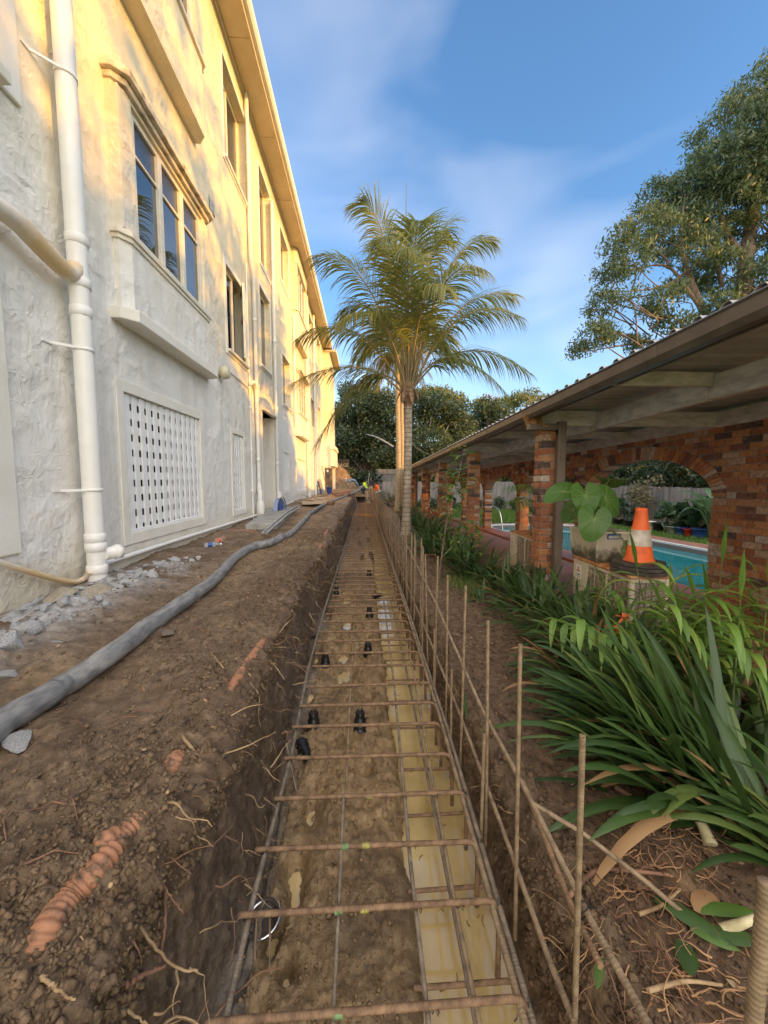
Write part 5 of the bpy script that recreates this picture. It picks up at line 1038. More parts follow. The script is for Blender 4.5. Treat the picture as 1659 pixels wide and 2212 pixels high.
# spoil heap at the end of the building
n = 70; xs = np.linspace(-5.6, .2, n); yy = np.linspace(26.2, 35, n); A, B = np.meshgrid(xs, yy); rd = np.sqrt(((A+2.6)/2.6)**2+((B-31.8)/3.0)**2); h = np.clip(1-rd, 0, 1)**.85*2.9+(fbm(A*1.3, B*1.3, 8, 5)-.5)*.8*np.clip(1.3-rd, 0, 1)+(fbm(A*5, B*5, 9, 4)-.5)*.25*np.clip(1.6-rd, 0, 1); Hh = .5+h
i = np.arange(n*n).reshape(n, n); tag(link('spoil_heap', mesh_np('spoil_heap', np.stack([A, B, Hh], -1), np.stack([i[:-1, :-1], i[:-1, 1:], i[1:, 1:], i[1:, :-1]], -1).reshape(-1, 4), [M['spoil']], True)), 'tall heap of orange brown dug soil past the end of the building', 'soil heap')
for k in range(26):
    a, c = rnd.uniform(-3.6, -.8), rnd.uniform(27, 29.5); c += 1.8; q = math.sqrt(((a+2.6)/2.6)**2+((c-31.8)/3.0)**2); z = .5+max(0, 1-q)**.85*2.9; o = link('soil_clod', rocks[k % 6]); s = rnd.uniform(.06, .16); o.scale = (s, s, s*.8); o.location = (a, c, z+.03); o.rotation_euler = (k, k*2, k*3); o.data = rocks[k % 6]; tag(o, 'grey clod or rubble lump lying on the soil heap', 'clod', 'clods on the soil heap')
b = MB(); b.tube(spline([(-1.2, 28.5, 1.5), (-.9, 28.7, 1.62), (-.6, 28.9, 1.4), (-.45, 29.2, 1.0)], 14), [.10, .14, .15, .12, .10, .13, .14, .11, .10, .11, .10, .09, .08, .05], 9); tag(b.build('blue_tarpaulin', nmat('pale_tarpaulin', (.09, .13, .21), (.20, .25, .32), 5, .6, .4)), 'crumpled pale blue tarpaulin on the toe of the soil heap', 'tarpaulin')

# ================================================================ roots, crumbs and litter
def wig(p, d, L, r, n=9, curl=.5, sag=.1):
    p = Vector(p); d = Vector(d).normalized(); P = [p.copy()]
    for k in range(n):
        d = (d+V(rnd.gauss(0, curl), rnd.gauss(0, curl), rnd.gauss(0, curl)-sag)*.3).normalized(); p = p+d*(L/n); P.append(p.copy())
    return P, [r*(1-.75*k/n) for k in range(n+1)]
b1, b2 = MB(), MB()
for k in range(300):
    y = .75+11*rnd.random()**1.7; u = rnd.random()
    if u < .5: x = -.62+rnd.uniform(-.06, .05); z = ground(-.65, y)-rnd.uniform(.0, .12); d = (rnd.uniform(.5, 1.1), rnd.uniform(-.8, .8), rnd.uniform(-.9, .5)); x += .04
    else: x = -.50+.06*max(0, min(1, (2.9-y)/1.5))+rnd.uniform(-.06, .02); z = rnd.uniform(.12, .5); d = (rnd.uniform(.4, .8), rnd.uniform(-1, 1), rnd.uniform(-.9, .6))
    P, rr = wig((x, y, z), d, rnd.uniform(.06, .24), rnd.choice((.0016, .002, .003, .004)), curl=.8, sag=.25); (b1 if k % 3 else b2).tube(P, rr, 5, cap=False)
for k in range(110):
    y = 1.0+9*rnd.random()**1.5; x = .60+rnd.uniform(-.02, .06); P, rr = wig((x, y, rnd.uniform(.12, .34)), (rnd.uniform(-.8, -.2), rnd.uniform(-1, 1), rnd.uniform(-.6, .4)), rnd.uniform(.05, .16), .0018, curl=.9, sag=.25); b1.tube(P, rr, 5, cap=False)
for k in range(60):
    x = rnd.uniform(-1.5, -.75); y = rnd.uniform(.8, 4.5); P, rr = wig((x, y, ground(x, y)+.004), (rnd.gauss(0, 1), rnd.gauss(0, 1), .05), rnd.uniform(.06, .3), .0022, curl=.5, sag=0)
    P = [V(q.x, q.y, ground(min(q.x, -.63), q.y)+.005+.012*math.sin(i)) for i, q in enumerate(P)]; b2.tube(P, rr, 5, cap=False)
b1.build('fine_roots', M['root']); tag(bpy.data.objects['fine_roots'], kind='stuff'); tag(b2.build('dark_fine_roots', M['rootd']), kind='stuff')
big = [([(385, 1578), (410, 1610), (440, 1650), (462, 1668)], .62, .0085, 'stout pale root sticking out above the middle of the bank'), ([(362, 1712), (410, 1690), (462, 1668), (475, 1655)], .58, .006, 'root meeting the stout pale root at a knuckle'),
       ([(240, 1912), (290, 1945), (298, 1990), (330, 2040), (380, 2090), (428, 2098)], .52, .006, 'long curving root reaching toward the trench near the camera'), ([(352, 1890), (358, 1935), (355, 2010), (345, 2080)], .5, .007, 'straight reddish root hanging down the left trench wall'),
       ([(345, 1900), (372, 1940), (395, 1970)], .54, .004, 'thin forked root above the straight reddish root'), ([(90, 2110), (120, 2135), (160, 2160)], .66, .005, 'pale root stub at the lower left corner'), ([(270, 2130), (300, 2110), (360, 2085)], .5, .009, 'thick dark root crossing the hollow near the camera'),
       ([(455, 1410), (480, 1440), (520, 1495), (550, 1530)], .60, .004, 'long thin root looping over the orange pipe'), ([(575, 1420), (595, 1440), (615, 1468)], .60, .005, 'orange root stub pointing down the bank further along'), ([(500, 1595), (530, 1598), (555, 1612)], .5, .004, 'pale root jutting from the left trench wall'),
       ([(270, 2180), (300, 2200), (322, 2215)], .45, .004, 'root end at the bottom edge of the left wall')]
for pts_, z0, r, lab in big:
    Q = []
    for j, (x, y) in enumerate(pts_):
        q = onZ(x, y, z0+.05)
        if q.x < -.6: q = onZ(x, y, max(z0, ground(q.x, q.y)+.012))
        Q.append(q)
    P = spline(Q, 26); P = [q+V(rnd.gauss(0, .0011), rnd.gauss(0, .0011), rnd.gauss(0, .001)) for q in P]; b = MB(); b.tube(P, [.8*r*(1-.55*i/26) for i in range(26)], 8); tag(b.build('root', M['rootd'] if 'dark' in lab or 'reddish' in lab else M['root']), lab, 'root', 'exposed roots on the left bank')
# tangled roots on the right bank round the cut leaves
b3, b4 = MB(), MB()
def onbank(px, py, up=.012):
    q = onZ(px, py, .35)
    for _ in range(3): q = onZ(px, py, ground(max(q.x, .72), q.y)+up)
    return q
for k in range(250):
    u = rnd.random(); px, py = (rnd.gauss(1400, 75), rnd.gauss(1880, 55)) if u < .5 else ((rnd.gauss(1470, 90), rnd.gauss(2110, 70)) if u < .85 else (rnd.uniform(1230, 1600), rnd.uniform(1600, 2180)))
    q = onbank(px, py); L = rnd.uniform(.04, .14); P, rr = wig(q, (rnd.uniform(-1, 1), rnd.gauss(0, .35), rnd.uniform(-.05, .15)), L, rnd.choice((.0013, .0018, .0024, .003)), n=10, curl=.75, sag=0)
    P = [V(v.x, v.y, max(v.z, ground(max(v.x, .72), v.y)+.003)) for v in P]; (b3 if k % 2 else b4).tube(P, rr, 5, cap=False)
tag(b3.build('fibrous_roots', nmat('orange_root', (.20, .105, .045), (.48, .28, .13), 12, .75, .3)), kind='stuff'); tag(b4.build('dark_fibrous_roots', M['rootd']), kind='stuff')
for pts_, r, lab in (([(1225, 1940), (1290, 1880), (1370, 1882), (1445, 1890)], .008, 'long reddish root arching over the right trench wall'), ([(1330, 1700), (1400, 1740), (1480, 1752)], .011, 'dark root ridge under the large strap leaf clump'), ([(1380, 1975), (1430, 1955), (1470, 1920)], .006, 'thick orange root below the ribbed loose bar'), ([(1400, 2140), (1480, 2120), (1560, 2128)], .006, 'bundle root at the lower right of the bank')):
    Q = [onbank(x, y, .02) for x, y in pts_]; P = spline(Q, 22); b = MB(); b.tube(P, [r*(1-.4*i/22) for i in range(22)], 8); tag(b.build('root', M['rootd'] if 'dark' in lab or 'reddish' in lab else M['root']), lab, 'root', 'exposed roots on the right bank')
# crumbs of soil
def crumbs(name, P, s, mat):
    base = np.array([(1, 0, 0), (-1, 0, 0), (0, 1, 0), (0, -1, 0), (0, 0, 1), (0, 0, -.6)], float); fc = np.array([(0, 2, 4), (2, 1, 4), (1, 3, 4), (3, 0, 4), (2, 0, 5), (1, 2, 5), (3, 1, 5), (0, 3, 5)])
    P = np.asarray(P); n = len(P); q = base[None]*(s[:, None, None])*rng.uniform(.35, 1.5, (n, 6, 1)); a = rng.uniform(0, 6.3, n); ca_, sa_ = np.cos(a)[:, None], np.sin(a)[:, None]
    x = q[:, :, 0]*ca_-q[:, :, 1]*sa_; y = q[:, :, 0]*sa_+q[:, :, 1]*ca_; v = np.stack([x, y, q[:, :, 2]*.8], -1)+P[:, None]
    return tag(link(name, mesh_np(name, v, (fc[None]+6*np.arange(n)[:, None, None]).reshape(-1, 3), [mat], False)), kind='stuff')
P = []
for k in range(34000):
    y = .55+6.5*rnd.random()**2.1; x = rnd.uniform(-2.0, -.6) if rnd.random() < .4 else -.62-abs(rnd.gauss(0, .25))
    if fbm(x*3., y*3., 111, 2) < .44 and rnd.random() < .8: continue
    P.append((x, y, ground(x, y)+.001))
crumbs('soil_crumbs', P, np.array([(.0014+.0085*rnd.random()**4.6)*(1+.12*p[1]) for p in P]), nmat('crumb_soil', (.085, .056, .032), (.25, .17, .10), 30, .9, .5))
# crumbs and broken clods over the lip and the cut face
wv_ = np.where((X0 > -.84) & (X0 < -.60) & (Yg < 7) & (Yg > .5)); pr = 1/(Yg[wv_]**1.0); sel = rng.choice(len(wv_[0]), 17000, p=pr/pr.sum()); P = np.stack([Xg[wv_][sel], Yg[wv_][sel], Zg[wv_][sel]], -1)
crumbs('lip_crumbs', P, (.0015+.012*rng.random(17000)**5)*(1+.12*P[:, 1]), nmat('crumb_lip', (.075, .048, .027), (.22, .145, .08), 30, .9, .5))
wv_ = np.where((X0 > .56) & (X0 < .76) & (Yg < 7) & (Yg > .5)); pr = 1/(Yg[wv_]**1.0); sel = rng.choice(len(wv_[0]), 8000, p=pr/pr.sum()); P = np.stack([Xg[wv_][sel], Yg[wv_][sel], Zg[wv_][sel]], -1)
crumbs('bank_crumbs', P, (.0016+.013*rng.random(8000)**3.2)*(1+.12*P[:, 1]), nmat('crumb_bank', (.06, .036, .02), (.20, .125, .07), 30, .9, .5))
# sticks and scum floating on the water
b = MB()
for k in range(60):
    y = .95+5*rnd.random()**1.6; x = rnd.uniform(.2, .5); a = rnd.uniform(0, 6.3); L = rnd.uniform(.008, .05); b.tube([V(x, y, -.034), V(x+L*.5*math.cos(a+.4), y+L*.5*math.sin(a+.4), -.032), V(x+L*math.cos(a), y+L*math.sin(a), -.034)], rnd.uniform(.0008, .0022), 4)
tag(b.build('floating_twigs', M['rootd']), kind='stuff')
P = []
for k in range(9000): y = .75+6*rnd.random()**1.7; x = rnd.uniform(-.42, .13); P.append((x, y, ground(x, y)+.001))
crumbs('clay_crumbs', P, np.array([(.0012+.008*rnd.random()**3)*(1+.1*p[1]) for p in P]), nmat('crumb_clay', (.13, .08, .038), (.26, .17, .08), 30, .6, .5))
P = []
for k in range(14000): y = .7+7*rnd.random()**1.6; x = .72+1.5*rnd.random()**1.1; P.append((x, y, ground(x, y)+.001))
crumbs('humus_crumbs', P, np.array([(.0014+.009*rnd.random()**3)*(1+.1*p[1]) for p in P]), nmat('crumb_humus', (.045, .027, .016), (.15, .095, .055), 30, .9, .5))
P = []
for k in range(3800): y = .7+7.5*rnd.random()**1.4; x = .75+1.5*rnd.random()**.8; P.append((x, y, ground(x, y)+.008))
o = leaves_np(P, .026, .5, leafmat('litter', (.09, .05, .025), (.26, .165, .085), .8, .1, (.50, .38, .22)), 'leaf_litter'); tag(o, kind='stuff')
P = []
for k in range(160): y = .8+4.5*rnd.random(); x = rnd.uniform(-1.7, -.62); P.append((x, y, ground(x, y)+.006))
tag(leaves_np(P, .02, .45, leafmat('pale_chips', (.30, .17, .09), (.55, .36, .22), .8, .1), 'bark_chips'), kind='stuff')
# ================================================================ palms
def frond(root, B, T, hgt, mat, nl=64, ll=.92, name='frond', thin=1.):
    B, T = Vector(B), Vector(T); C = B+(T-B)*.38; C.z = max(B.z, T.z)+hgt; n = 40; P = [B*(1-u)**2+C*2*u*(1-u)+T*u*u for u in [i/(n-1) for i in range(n)]]
    b = MB(); b.tube(P, [.026*thin*(1-.85*i/n) for i in range(n)], 6, 1)
    for k in range(nl):
        u = .20+.80*k/(nl-1); i = min(int(u*(n-1)), n-2); q = P[i].lerp(P[i+1], u*(n-1)-i); t = (P[i+1]-P[i]).normalized(); s = t.cross(V(0, 0, 1)); s = s.normalized() if s.length > .02 else V(1, 0, 0); up = s.cross(t)
        L = ll*(.35+.65*math.sin(PI*min(1, (u-.12)/.88*.80+.16))**.8)*rnd.uniform(.88, 1.08)
        for sg in (-1, 1):
            if rnd.random() < .03: continue
            d = t*(.62+.5*u)+s*sg*(.85-.25*u)+up*rnd.uniform(.02, .26); lance(b, q, d, L, .027*thin+.004, rnd.uniform(.6, 1.4), 0, 5, .3, up)
    return b.build(name, [mat, M['petiole']], root)
pb = onZ(875, 1152, .32); px0, py0 = 1.0, 9.25
pt = thing('palm_tree', 'tall feathery palm rising beside the trench in front of the two golden palm trunks', 'palm tree', (px0, py0, .3))
b = MB(); zz = np.linspace(.1, 3.6, 60); b.tube([(px0+.05*math.sin((z-.1)*.5), py0, z) for z in zz], [(.094+.10*math.exp(-(z-.1)/.35))*(1+.025*(int(i) % 3 == 0)) for i, z in enumerate(zz)], 18); b.build('trunk', M['ptrunk'], pt)
pc = V(px0+.05, py0, 3.62)
b = MB(); b.lathe(pc, [(.105, -.25), (.15, -.02), (.17, .12), (.13, .45), (.07, .8), (.02, 1.0)], 14); b.build('crown_shaft', M['sheath'], pt)
tips = [(-1.55, 8.7, 3.75, 1.05), (-1.5, 9.5, 5.1, .85), (-1.0, 8.3, 6.6, .65), (-.55, 9.9, 6.1, .9), (-1.15, 9.7, 2.55, 1.25), (-.05, 8.7, 7.95, .3), (.35, 9.7, 7.6, .5), (.95, 9.9, 8.1, .25), (2.05, 9.6, 7.95, .3), (1.75, 8.7, 7.2, .5), (2.9, 9.1, 7.5, .25), (3.5, 9.3, 6.4, .3), (3.45, 8.7, 5.35, .9),
        (3.95, 9.4, 4.25, 1.25), (2.95, 8.2, 3.55, 1.4), (.75, 6.9, 5.7, 1.0), (1.45, 7.0, 5.1, 1.25), (.3, 7.3, 6.4, .8), (.5, 11.1, 6.4, .9), (1.9, 11.3, 6.3, .9), (-.2, 11.2, 5.1, 1.2), (-.5, 7.4, 4.5, 1.5), (2.2, 7.3, 5.6, 1.1), (2.5, 10.8, 5.1, 1.3), (1.1, 7.9, 7.1, .6)]
tips = [(x, y, z-(.42 if z > 6 else .1 if z > 5 else 0), h*.9) for x, y, z, h in tips]
for i, (x, y, z, h) in enumerate(tips):
    a = 2*PI*i/len(tips); d = V(x, y, 0)-V(pc.x, pc.y, 0); d.normalize(); B = pc+d*.10+V(0, 0, .0+.035*(i % 9)); frond(pt, B, (x, y, z), h, M['frond'])
b = MB(); b.tube([pc+V(-.02, 0, .5), pc+V(-.08, 0, 2.5), pc+V(-.07, .02, 4.72)], [.03, .02, .004], 6); b.build('spear_leaf', M['frond'], pt)
for k in range(9):      # dry sheaths hanging round the crown base
    a = 2*PI*k/9; d = V(math.cos(a), math.sin(a), 0); b = MB(); lance(b, pc+d*.14+V(0, 0, .18), d*.6+V(0, 0, -1), rnd.uniform(.3, .6), .12, .3, n=5); b.build('dry_sheath', M['sheath'], pt)
for k, (bx, by, zc, sc, lab) in enumerate(((1.47, 16.9, 6.35, 1., 'palm with smooth golden trunk, left of the pair behind the near palm'), (1.80, 18.6, 6.9, 1.05, 'palm with smooth golden trunk, right of the pair behind the near palm'))):
    t = thing('palm_tree', lab, 'palm tree', (bx, by, .2)); b = MB(); z_ = np.linspace(.0, zc, 30); b.tube([(bx+.03*math.sin(z*.7), by, z) for z in z_], [.125+.09*math.exp(-z/.4)-.006*z for z in z_], 16); b.build('trunk', M['ptrunk2'], t)
    c = V(bx+.03*math.sin(zc*.7), by, zc); b = MB(); b.lathe(c, [(.10, -.2), (.125, .1), (.10, .6), (.03, 1.0)], 12); b.build('crown_shaft', M['stem'], t)
    for i in range(15):
        a = 2*PI*i/15+k*.2; r = rnd.uniform(1.2, 2.1); e = rnd.uniform(-.9, 1.5); frond(t, c+V(0, 0, .25+.03*i), c+V(math.cos(a)*r, math.sin(a)*r, e), .8, M['frondgold'], 40, .75)
# ================================================================ strap leaved clumps on the right bank
def strap(b, p, az, el, L, w, droop, n=8, mi=0):
    d = V(math.cos(az)*math.cos(el), math.sin(az)*math.cos(el), math.sin(el)); p = Vector(p); side = V(-math.sin(az), math.cos(az), 0); tw = rnd.uniform(-.5, .5); vs = []
    for k in range(n+1):
        u = k/n; s = (side*math.cos(tw*u)+V(0, 0, 1)*math.sin(tw*u)); s = (s-d*s.dot(d)).normalized(); nn = d.cross(s); ww = w*.5*(.62+.38*math.sin(PI*min(1, u*1.2)))*(1 if u < .8 else max(.06, math.cos((u-.8)/.2*PI/2)**.7)); vs += [p-s*ww-nn*ww*.28, p, p+s*ww-nn*ww*.28]
        if k < n: d = (d-V(0, 0, droop/n*(.4+1.4*u))).normalized(); p = p+d*(L/n)
    b.add(vs, [(3*k+j, 3*k+j+1, 3*k+j+4, 3*k+j+3) for k in range(n) for j in (0, 1)], mi, True)
def strapclump(n, L, w, lean, spread=.16, az0=None, azs=PI, dry=.06, stems=0):
    b = MB()
    for k in range(n):
        az = rnd.uniform(-PI, PI) if az0 is None else az0+rnd.gauss(0, azs); r = spread*math.sqrt(rnd.random()); c = V(math.cos(az)*r, math.sin(az)*r, 0)+V(rnd.gauss(0, spread*.4), rnd.gauss(0, spread*.4), 0)
        el = R(rnd.triangular(18, 80, lean)); dr = rnd.uniform(.5, 1.65); strap(b, c, az, el, L*rnd.uniform(.65, 1.12), w*rnd.uniform(.75, 1.1), dr, mi=1 if rnd.random() < dry else 0)
    return b
def putclump(b, x, y, label, name='strap_leaf_plant', flowers=0, z=None, group='strap leaved plants along the right bank', rz=0):
    z = ground(x, y) if z is None else z; t = thing(name, label, 'plant', (x, y, z-.01), rz, group); b.build('leaves', [M['clivia'], M['clivia_dry']], t, True)
    for f in range(flowers):
        q = MB(); a = rnd.uniform(0, 6.3); top = V(-.12+.1*f, -.16+.05*f, .43+.04*f); q.tube(spline([(0, 0, 0), (top.x*.4, top.y*.4, .25), top], 8), .006, 6); st = q.build('flower_stem', M['stem'], t, True); q = MB()
        for k in range(14): a = rnd.uniform(0, 6.3); e = rnd.uniform(-.2, 1.2); lance(q, top, (math.cos(a), math.sin(a), e), .055, .02, .6, n=4)
        q.build('flower', M['flower'], st, True)
    return t
putclump(strapclump(45, .46, .04, 40, .14, R(140), .6, .08), 1.56, 1.12, 'dark strap leaf clump at the right edge in front of the largest clump')
putclump(strapclump(250, .74, .045, 50, .2, R(130), .62, .07), 1.50, 1.38, 'largest strap leaf clump, leaning left over the right bank nearest the camera')
putclump(strapclump(24, .32, .038, 24, .10, R(160), .6, .25), 1.30, 1.66, 'low ragged strap leaf clump with cut browned tips under the largest clump')
putclump(strapclump(130, .62, .042, 50, .2, None, PI, .05), 1.62, 2.35, 'strap leaf clump with orange flowers behind the largest clump', flowers=2)
putclump(strapclump(34, .42, .04, 25, .13, R(190), .8, .1), 1.42, 2.12, 'low strap leaf clump with a dead brown leaf in front of the flowering clump')
putclump(strapclump(125, .64, .042, 52, .22, None, PI, .03), 1.80, 3.10, 'strap leaf clump left of the near air conditioner')
putclump(strapclump(110, .58, .04, 50, .2, None, PI, .03), 1.80, 3.85, 'strap leaf clump in front of the near brick pillar')
putclump(strapclump(60, .50, .038, 48, .16, None, PI, .03), 1.75, 4.65, 'strap leaf clump just past the near brick pillar')
putclump(strapclump(14, .26, .032, 40, .04, None, PI, .0), 1.26, 4.05, 'single young strap leaf plant alone on bare soil')
for k, (x, y, n, L, lab) in enumerate(((1.55, 5.9, 75, .55, 'dark strap leaf clump around the citrus sapling'), (1.30, 6.7, 85, .6, 'dark strap leaf clump behind the sapling stem'), (1.55, 7.9, 75, .6, 'dark strap leaf clump in front of the second pillar'), (1.42, 9.6, 85, .65, 'dark strap leaf clump right beside the palm trunk'), (1.7, 11.4, 80, .65, 'dark strap leaf clump before the third pillar'), (1.55, 13.2, 80, .65, 'dark strap leaf clump beyond the palm foot'), (1.9, 15.2, 70, .6, 'far dark strap leaf clump by the golden palm trunks'))):
    putclump(strapclump(n, L, .04, 50, .2, None, PI, .03), x, y, lab)
for x, y, lab in ((1.62, 5.25, 'dark strap leaf clump between the near pillar and the sapling'), (1.78, 7.1, 'dark strap leaf clump on the paving side of the sapling'), (1.62, 8.75, 'dark strap leaf clump just before the palm foot on the paving side'), (1.95, 10.4, 'dark strap leaf clump on the paving side beyond the second pillar')): putclump(strapclump(85, .56, .04, 50, .2, None, PI, .05), x, y, lab)
# cut leaves and stems on the soil at the lower right
for k, (a, c, w_, m, lab) in enumerate((((1415, 1935), (1590, 2040), .05, 'clivia', 'long cut green strap leaf lying below the ribbed bar'), ((1500, 1960), (1640, 1965), .04, 'citrus', 'pale cut leaf base beside the long cut leaf'), ((1530, 2010), (1650, 2030), .045, 'clivia', 'cut leaf right of the long cut leaf'), ((1475, 2030), (1492, 2110), .05, 'clivia', 'dark cut leaf lying across below the long cut leaf'), ((1296, 2065), (1290, 2130), .022, 'citrus', 'pale green leaf scrap stuck in the trench wall'), ((1490, 2000), (1600, 2045), .035, 'citrus', 'yellow green cut leaf under the long cut leaf'), ((1440, 1690), (1420, 1755), .035, 'clivia_dry', 'brown dead leaf folded under the largest clump'), ((1540, 1930), (1500, 1960), .06, 'clivia_dry', 'curled dry leaf sheath beside the cut leaves'), ((1000, 1490), (1010, 1540), .02, 'clivia', 'thin green leaf hanging between two starter bars'))):
    P0, P1 = onbank(*a, .02), onbank(*c, .03); b = MB(); d = P1-P0; strap(b, P0, math.atan2(d.y, d.x), .12, d.length, w_, .25, 6); tag(b.build('cut_leaf', M[m]), lab, 'leaf', 'cut leaves on the right bank')
for k, (a, c, r, lab) in enumerate((((1500, 1755), (1535, 1825), .018, 'thick pale leaf stump under the largest clump'), ((1640, 1980), (1560, 2010), .012, 'pale cut stalk by the lower right starter bar'))):
    b = MB(); P0, P1 = onbank(*a, .06), onbank(*c, .01); b.tube([P0, (P0+P1)/2+V(.005, 0, .0), P1], [r*.8, r, r*1.3], 9); tag(b.build('leaf_stump', nmat('pale_stump', (.38, .33, .17), (.62, .56, .34), 14, .7, .4)), lab, 'stump')
for k, ((px, py), s, lab) in enumerate((((1318, 1672), .035, 'orange brown clod below the first large leaf'), ((1470, 1905), .06, 'soil ball clinging to the roots right of the orange root tangle'), ((1310, 1655), .03, 'pale stone beside the second starter bar tip'), ((1285, 1600), .03, 'orange brown stone left of the low clump'))):
    q = onbank(px, py, .0); o = link('clod', rock_mesh('clod', nmat('clod_soil', (.14, .08, .04), (.34, .22, .12), 14, .9, .6), 70+k, 3, .7)); o.location = q; o.scale = (s, s, s*.8); tag(o, lab, 'clod')
b = MB(); p = onbank(1130, 1320, .03); b.bar(p, onbank(1265, 1395, .04), .05, .045); tag(b.build('old_timber', M['rootd'], bevel=.008), 'dark old timber edging half buried under the strap leaves', 'timber')
# grass tuft beside the young plant
P = [(1.30+rnd.gauss(0, .16), 4.75+rnd.gauss(0, .3)) for _ in range(1100)]; v = []
for x, y in P: z = ground(max(x, .72), y); a = rnd.uniform(0, 6.3); h = rnd.uniform(.03, .10); v += [(x-.003*math.sin(a), y+.003*math.cos(a), z), (x+.003*math.sin(a), y-.003*math.cos(a), z), (x+h*.6*math.cos(a), y+h*.6*math.sin(a), z+h*.8)]
tag(link('grass_tuft', mesh_np('grass_tuft', v, np.arange(len(v)).reshape(-1, 3), [M['citrus']])), kind='stuff')
# ginger like plants: cane stems with long drooping leaves
def ginger(name, p, tip, lab, n=9, L=.30, w=.042, up=0):
    p = Vector(p); tip = Vector(tip); t = thing(name, lab, 'plant', p, 0, 'tall leafy canes by the near air conditioner'); mid = (p+tip)/2+V(0, 0, .10); P = spline([p, mid, tip], 20); b = MB(); b.tube(P, [.008-.0003*i for i in range(20)], 6); b.build('cane', M['stem'], t)
    b = MB()
    for k in range(n):
        i = 6+int(13*k/(n-1)); q = P[min(i, 19)]; d = (P[min(i+1, 19)]-P[i-1]).normalized(); s = d.cross(V(0, 0, 1)); s = s.normalized() if s.length > .05 else V(1, 0, 0); sg = 1 if k % 2 else -1
        lance(b, q, d*.7+s*sg*.8+V(0, 0, rnd.uniform(-.1, .4)), L*rnd.uniform(.75, 1.15), w*rnd.uniform(.8, 1.1), rnd.uniform(.9, 2.0), n=9)
    lance(b, P[19], (P[19]-P[16]).normalized()+V(0, 0, .3), L*.9, w*.6, .3, n=8)
    return b.build('leaves', M['ginger'], t)
gz = .26
putclump(strapclump(90, .55, .04, 46, .22, None, PI, .04), 2.02, 2.66, 'dense strap leaf clump pressed against the corner of the rusty unit')
putclump(strapclump(80, .5, .045, 44, .2, None, PI, .04), 2.05, 1.95, 'strap leaf clump among the canes right of the flowering clump')
G_ = [((1.90, 2.35), (1375, 1225), 2.15, 'upright cane with pale tip leaves standing before the rusty unit corner'), ((1.75, 2.0), (1255, 1340), 1.95, 'cane arching left over the orange flowers'), ((1.85, 2.3), (1200, 1338), 2.25, 'cane stretching a thin arm far left above the flowering clump'), ((2.25, 2.3), (1560, 1215), 2.15, 'tall thin cane before the right brick pier with upright leaves'),
      ((2.0, 1.9), (1600, 1290), 1.8, 'cane drooping right across the brick pier'), ((2.1, 2.1), (1500, 1290), 2.0, 'cane with hanging leaves below the pool edge'), ((1.95, 2.05), (1430, 1310), 1.95, 'cane leaning over the middle of the large clump'), ((2.2, 1.95), (1660, 1260), 1.8, 'cane at the right edge of the photo with pale leaves'), ((2.15, 2.5), (1450, 1290), 2.45, 'cane in front of the short grille side of the unit'), ((1.9, 2.6), (1310, 1280), 2.55, 'cane in front of the long grille of the unit'), ((2.4, 2.0), (1640, 1340), 1.95, 'low cane at the foot of the right brick pier'), ((2.1, 1.75), (1560, 1350), 1.75, 'low cane behind the largest strap leaf clump'), ((2.0, 2.2), (1470, 1330), 2.15, 'low cane between the hanging leaves and the flowering clump'), ((2.15, 2.15), (1530, 1300), 2.1, 'cane just left of the brick pier with many narrow leaves'), ((1.85, 2.15), (1340, 1360), 2.1, 'low cane right above the orange flowers'), ((2.2, 2.4), (1590, 1330), 2.3, 'low cane spreading under the tall thin cane')]
for (x, y), (px, py), dy, lab in G_: ginger('leafy_cane', (x, y, gz), onY(px, py, dy), lab, rnd.choice((13, 15, 17)), .30 if 'low' not in lab else .26)
b = MB(); p = onZ(1400, 1500, .36); b.obox(p+V(.0, .1, .03), V(.09, -.1, 0), V(.004, .004, .10), V(.05, .045, 0)*.1); tag(b.build('grey_slab', M['greypot'], bevel=.006), 'grey flat edging slab showing between the strap leaves', 'slab')
# citrus sapling
sp_ = onZ(947, 1258, .30); ct = thing('citrus_sapling', 'thin stemmed young citrus tree with glossy leaves before the second pillar', 'sapling', (sp_.x, sp_.y, .3)); top = onY(1002, 972, sp_.y+.3); P = spline([sp_, onY(957, 1180, sp_.y+.05), onY(972, 1090, sp_.y+.15), onY(988, 1040, sp_.y+.2), top], 24); b = MB(); b.tube(P, [.014-.0005*i for i in range(24)], 8); b.build('trunk', M['bark'], ct)
b = MB(); pts_ = []
for i in range(10, 24):
    for k in range(10 if 12 < i < 20 else 6): a = rnd.uniform(0, 6.3); d = V(math.cos(a), math.sin(a), rnd.uniform(-.2, .7)); r = rnd.uniform(.02, .22 if 13 < i < 19 else .10); lance(b, P[i]+d*r, d, .14, .062, .5, n=4); (b.tube([P[i], P[i]+d*r], .003, 4, 1) if r > .12 else None)
b.build('upper_leaves', [M['citrus'], M['stem']], ct); b = MB(); c = onY(1000, 1155, sp_.y+.1)
for k in range(75): d = V(rnd.gauss(0, .12), rnd.gauss(0, .12), rnd.gauss(0, .13)); lance(b, c+d, (rnd.gauss(0, 1), rnd.gauss(0, 1), rnd.uniform(-.3, .8)), .13, .058, .5, n=4)
b.tube(spline([P[4], (P[4]+c)/2, c+V(0, 0, .1)], 8), .006, 5, 1); b.build('lower_leaves', [M['citrus'], M['stem']], ct)
t = bush('red_flower_bush', (3.0, 16.8, -.25), bl(6, .3, .5, .18), 260, .1, .5, M['redflower'], 'low bush with red blooms behind the far pillars', 'bush')
bush('silvery_shrub', (1.25, 19.8, .3), bl(8, .5, .6, .3), 700, .12, .4, leafmat('silver_leaf', (.10, .12, .09), (.22, .25, .19), .6, .2), 'low silvery shrub at the foot of the golden palm trunks', 'shrub')

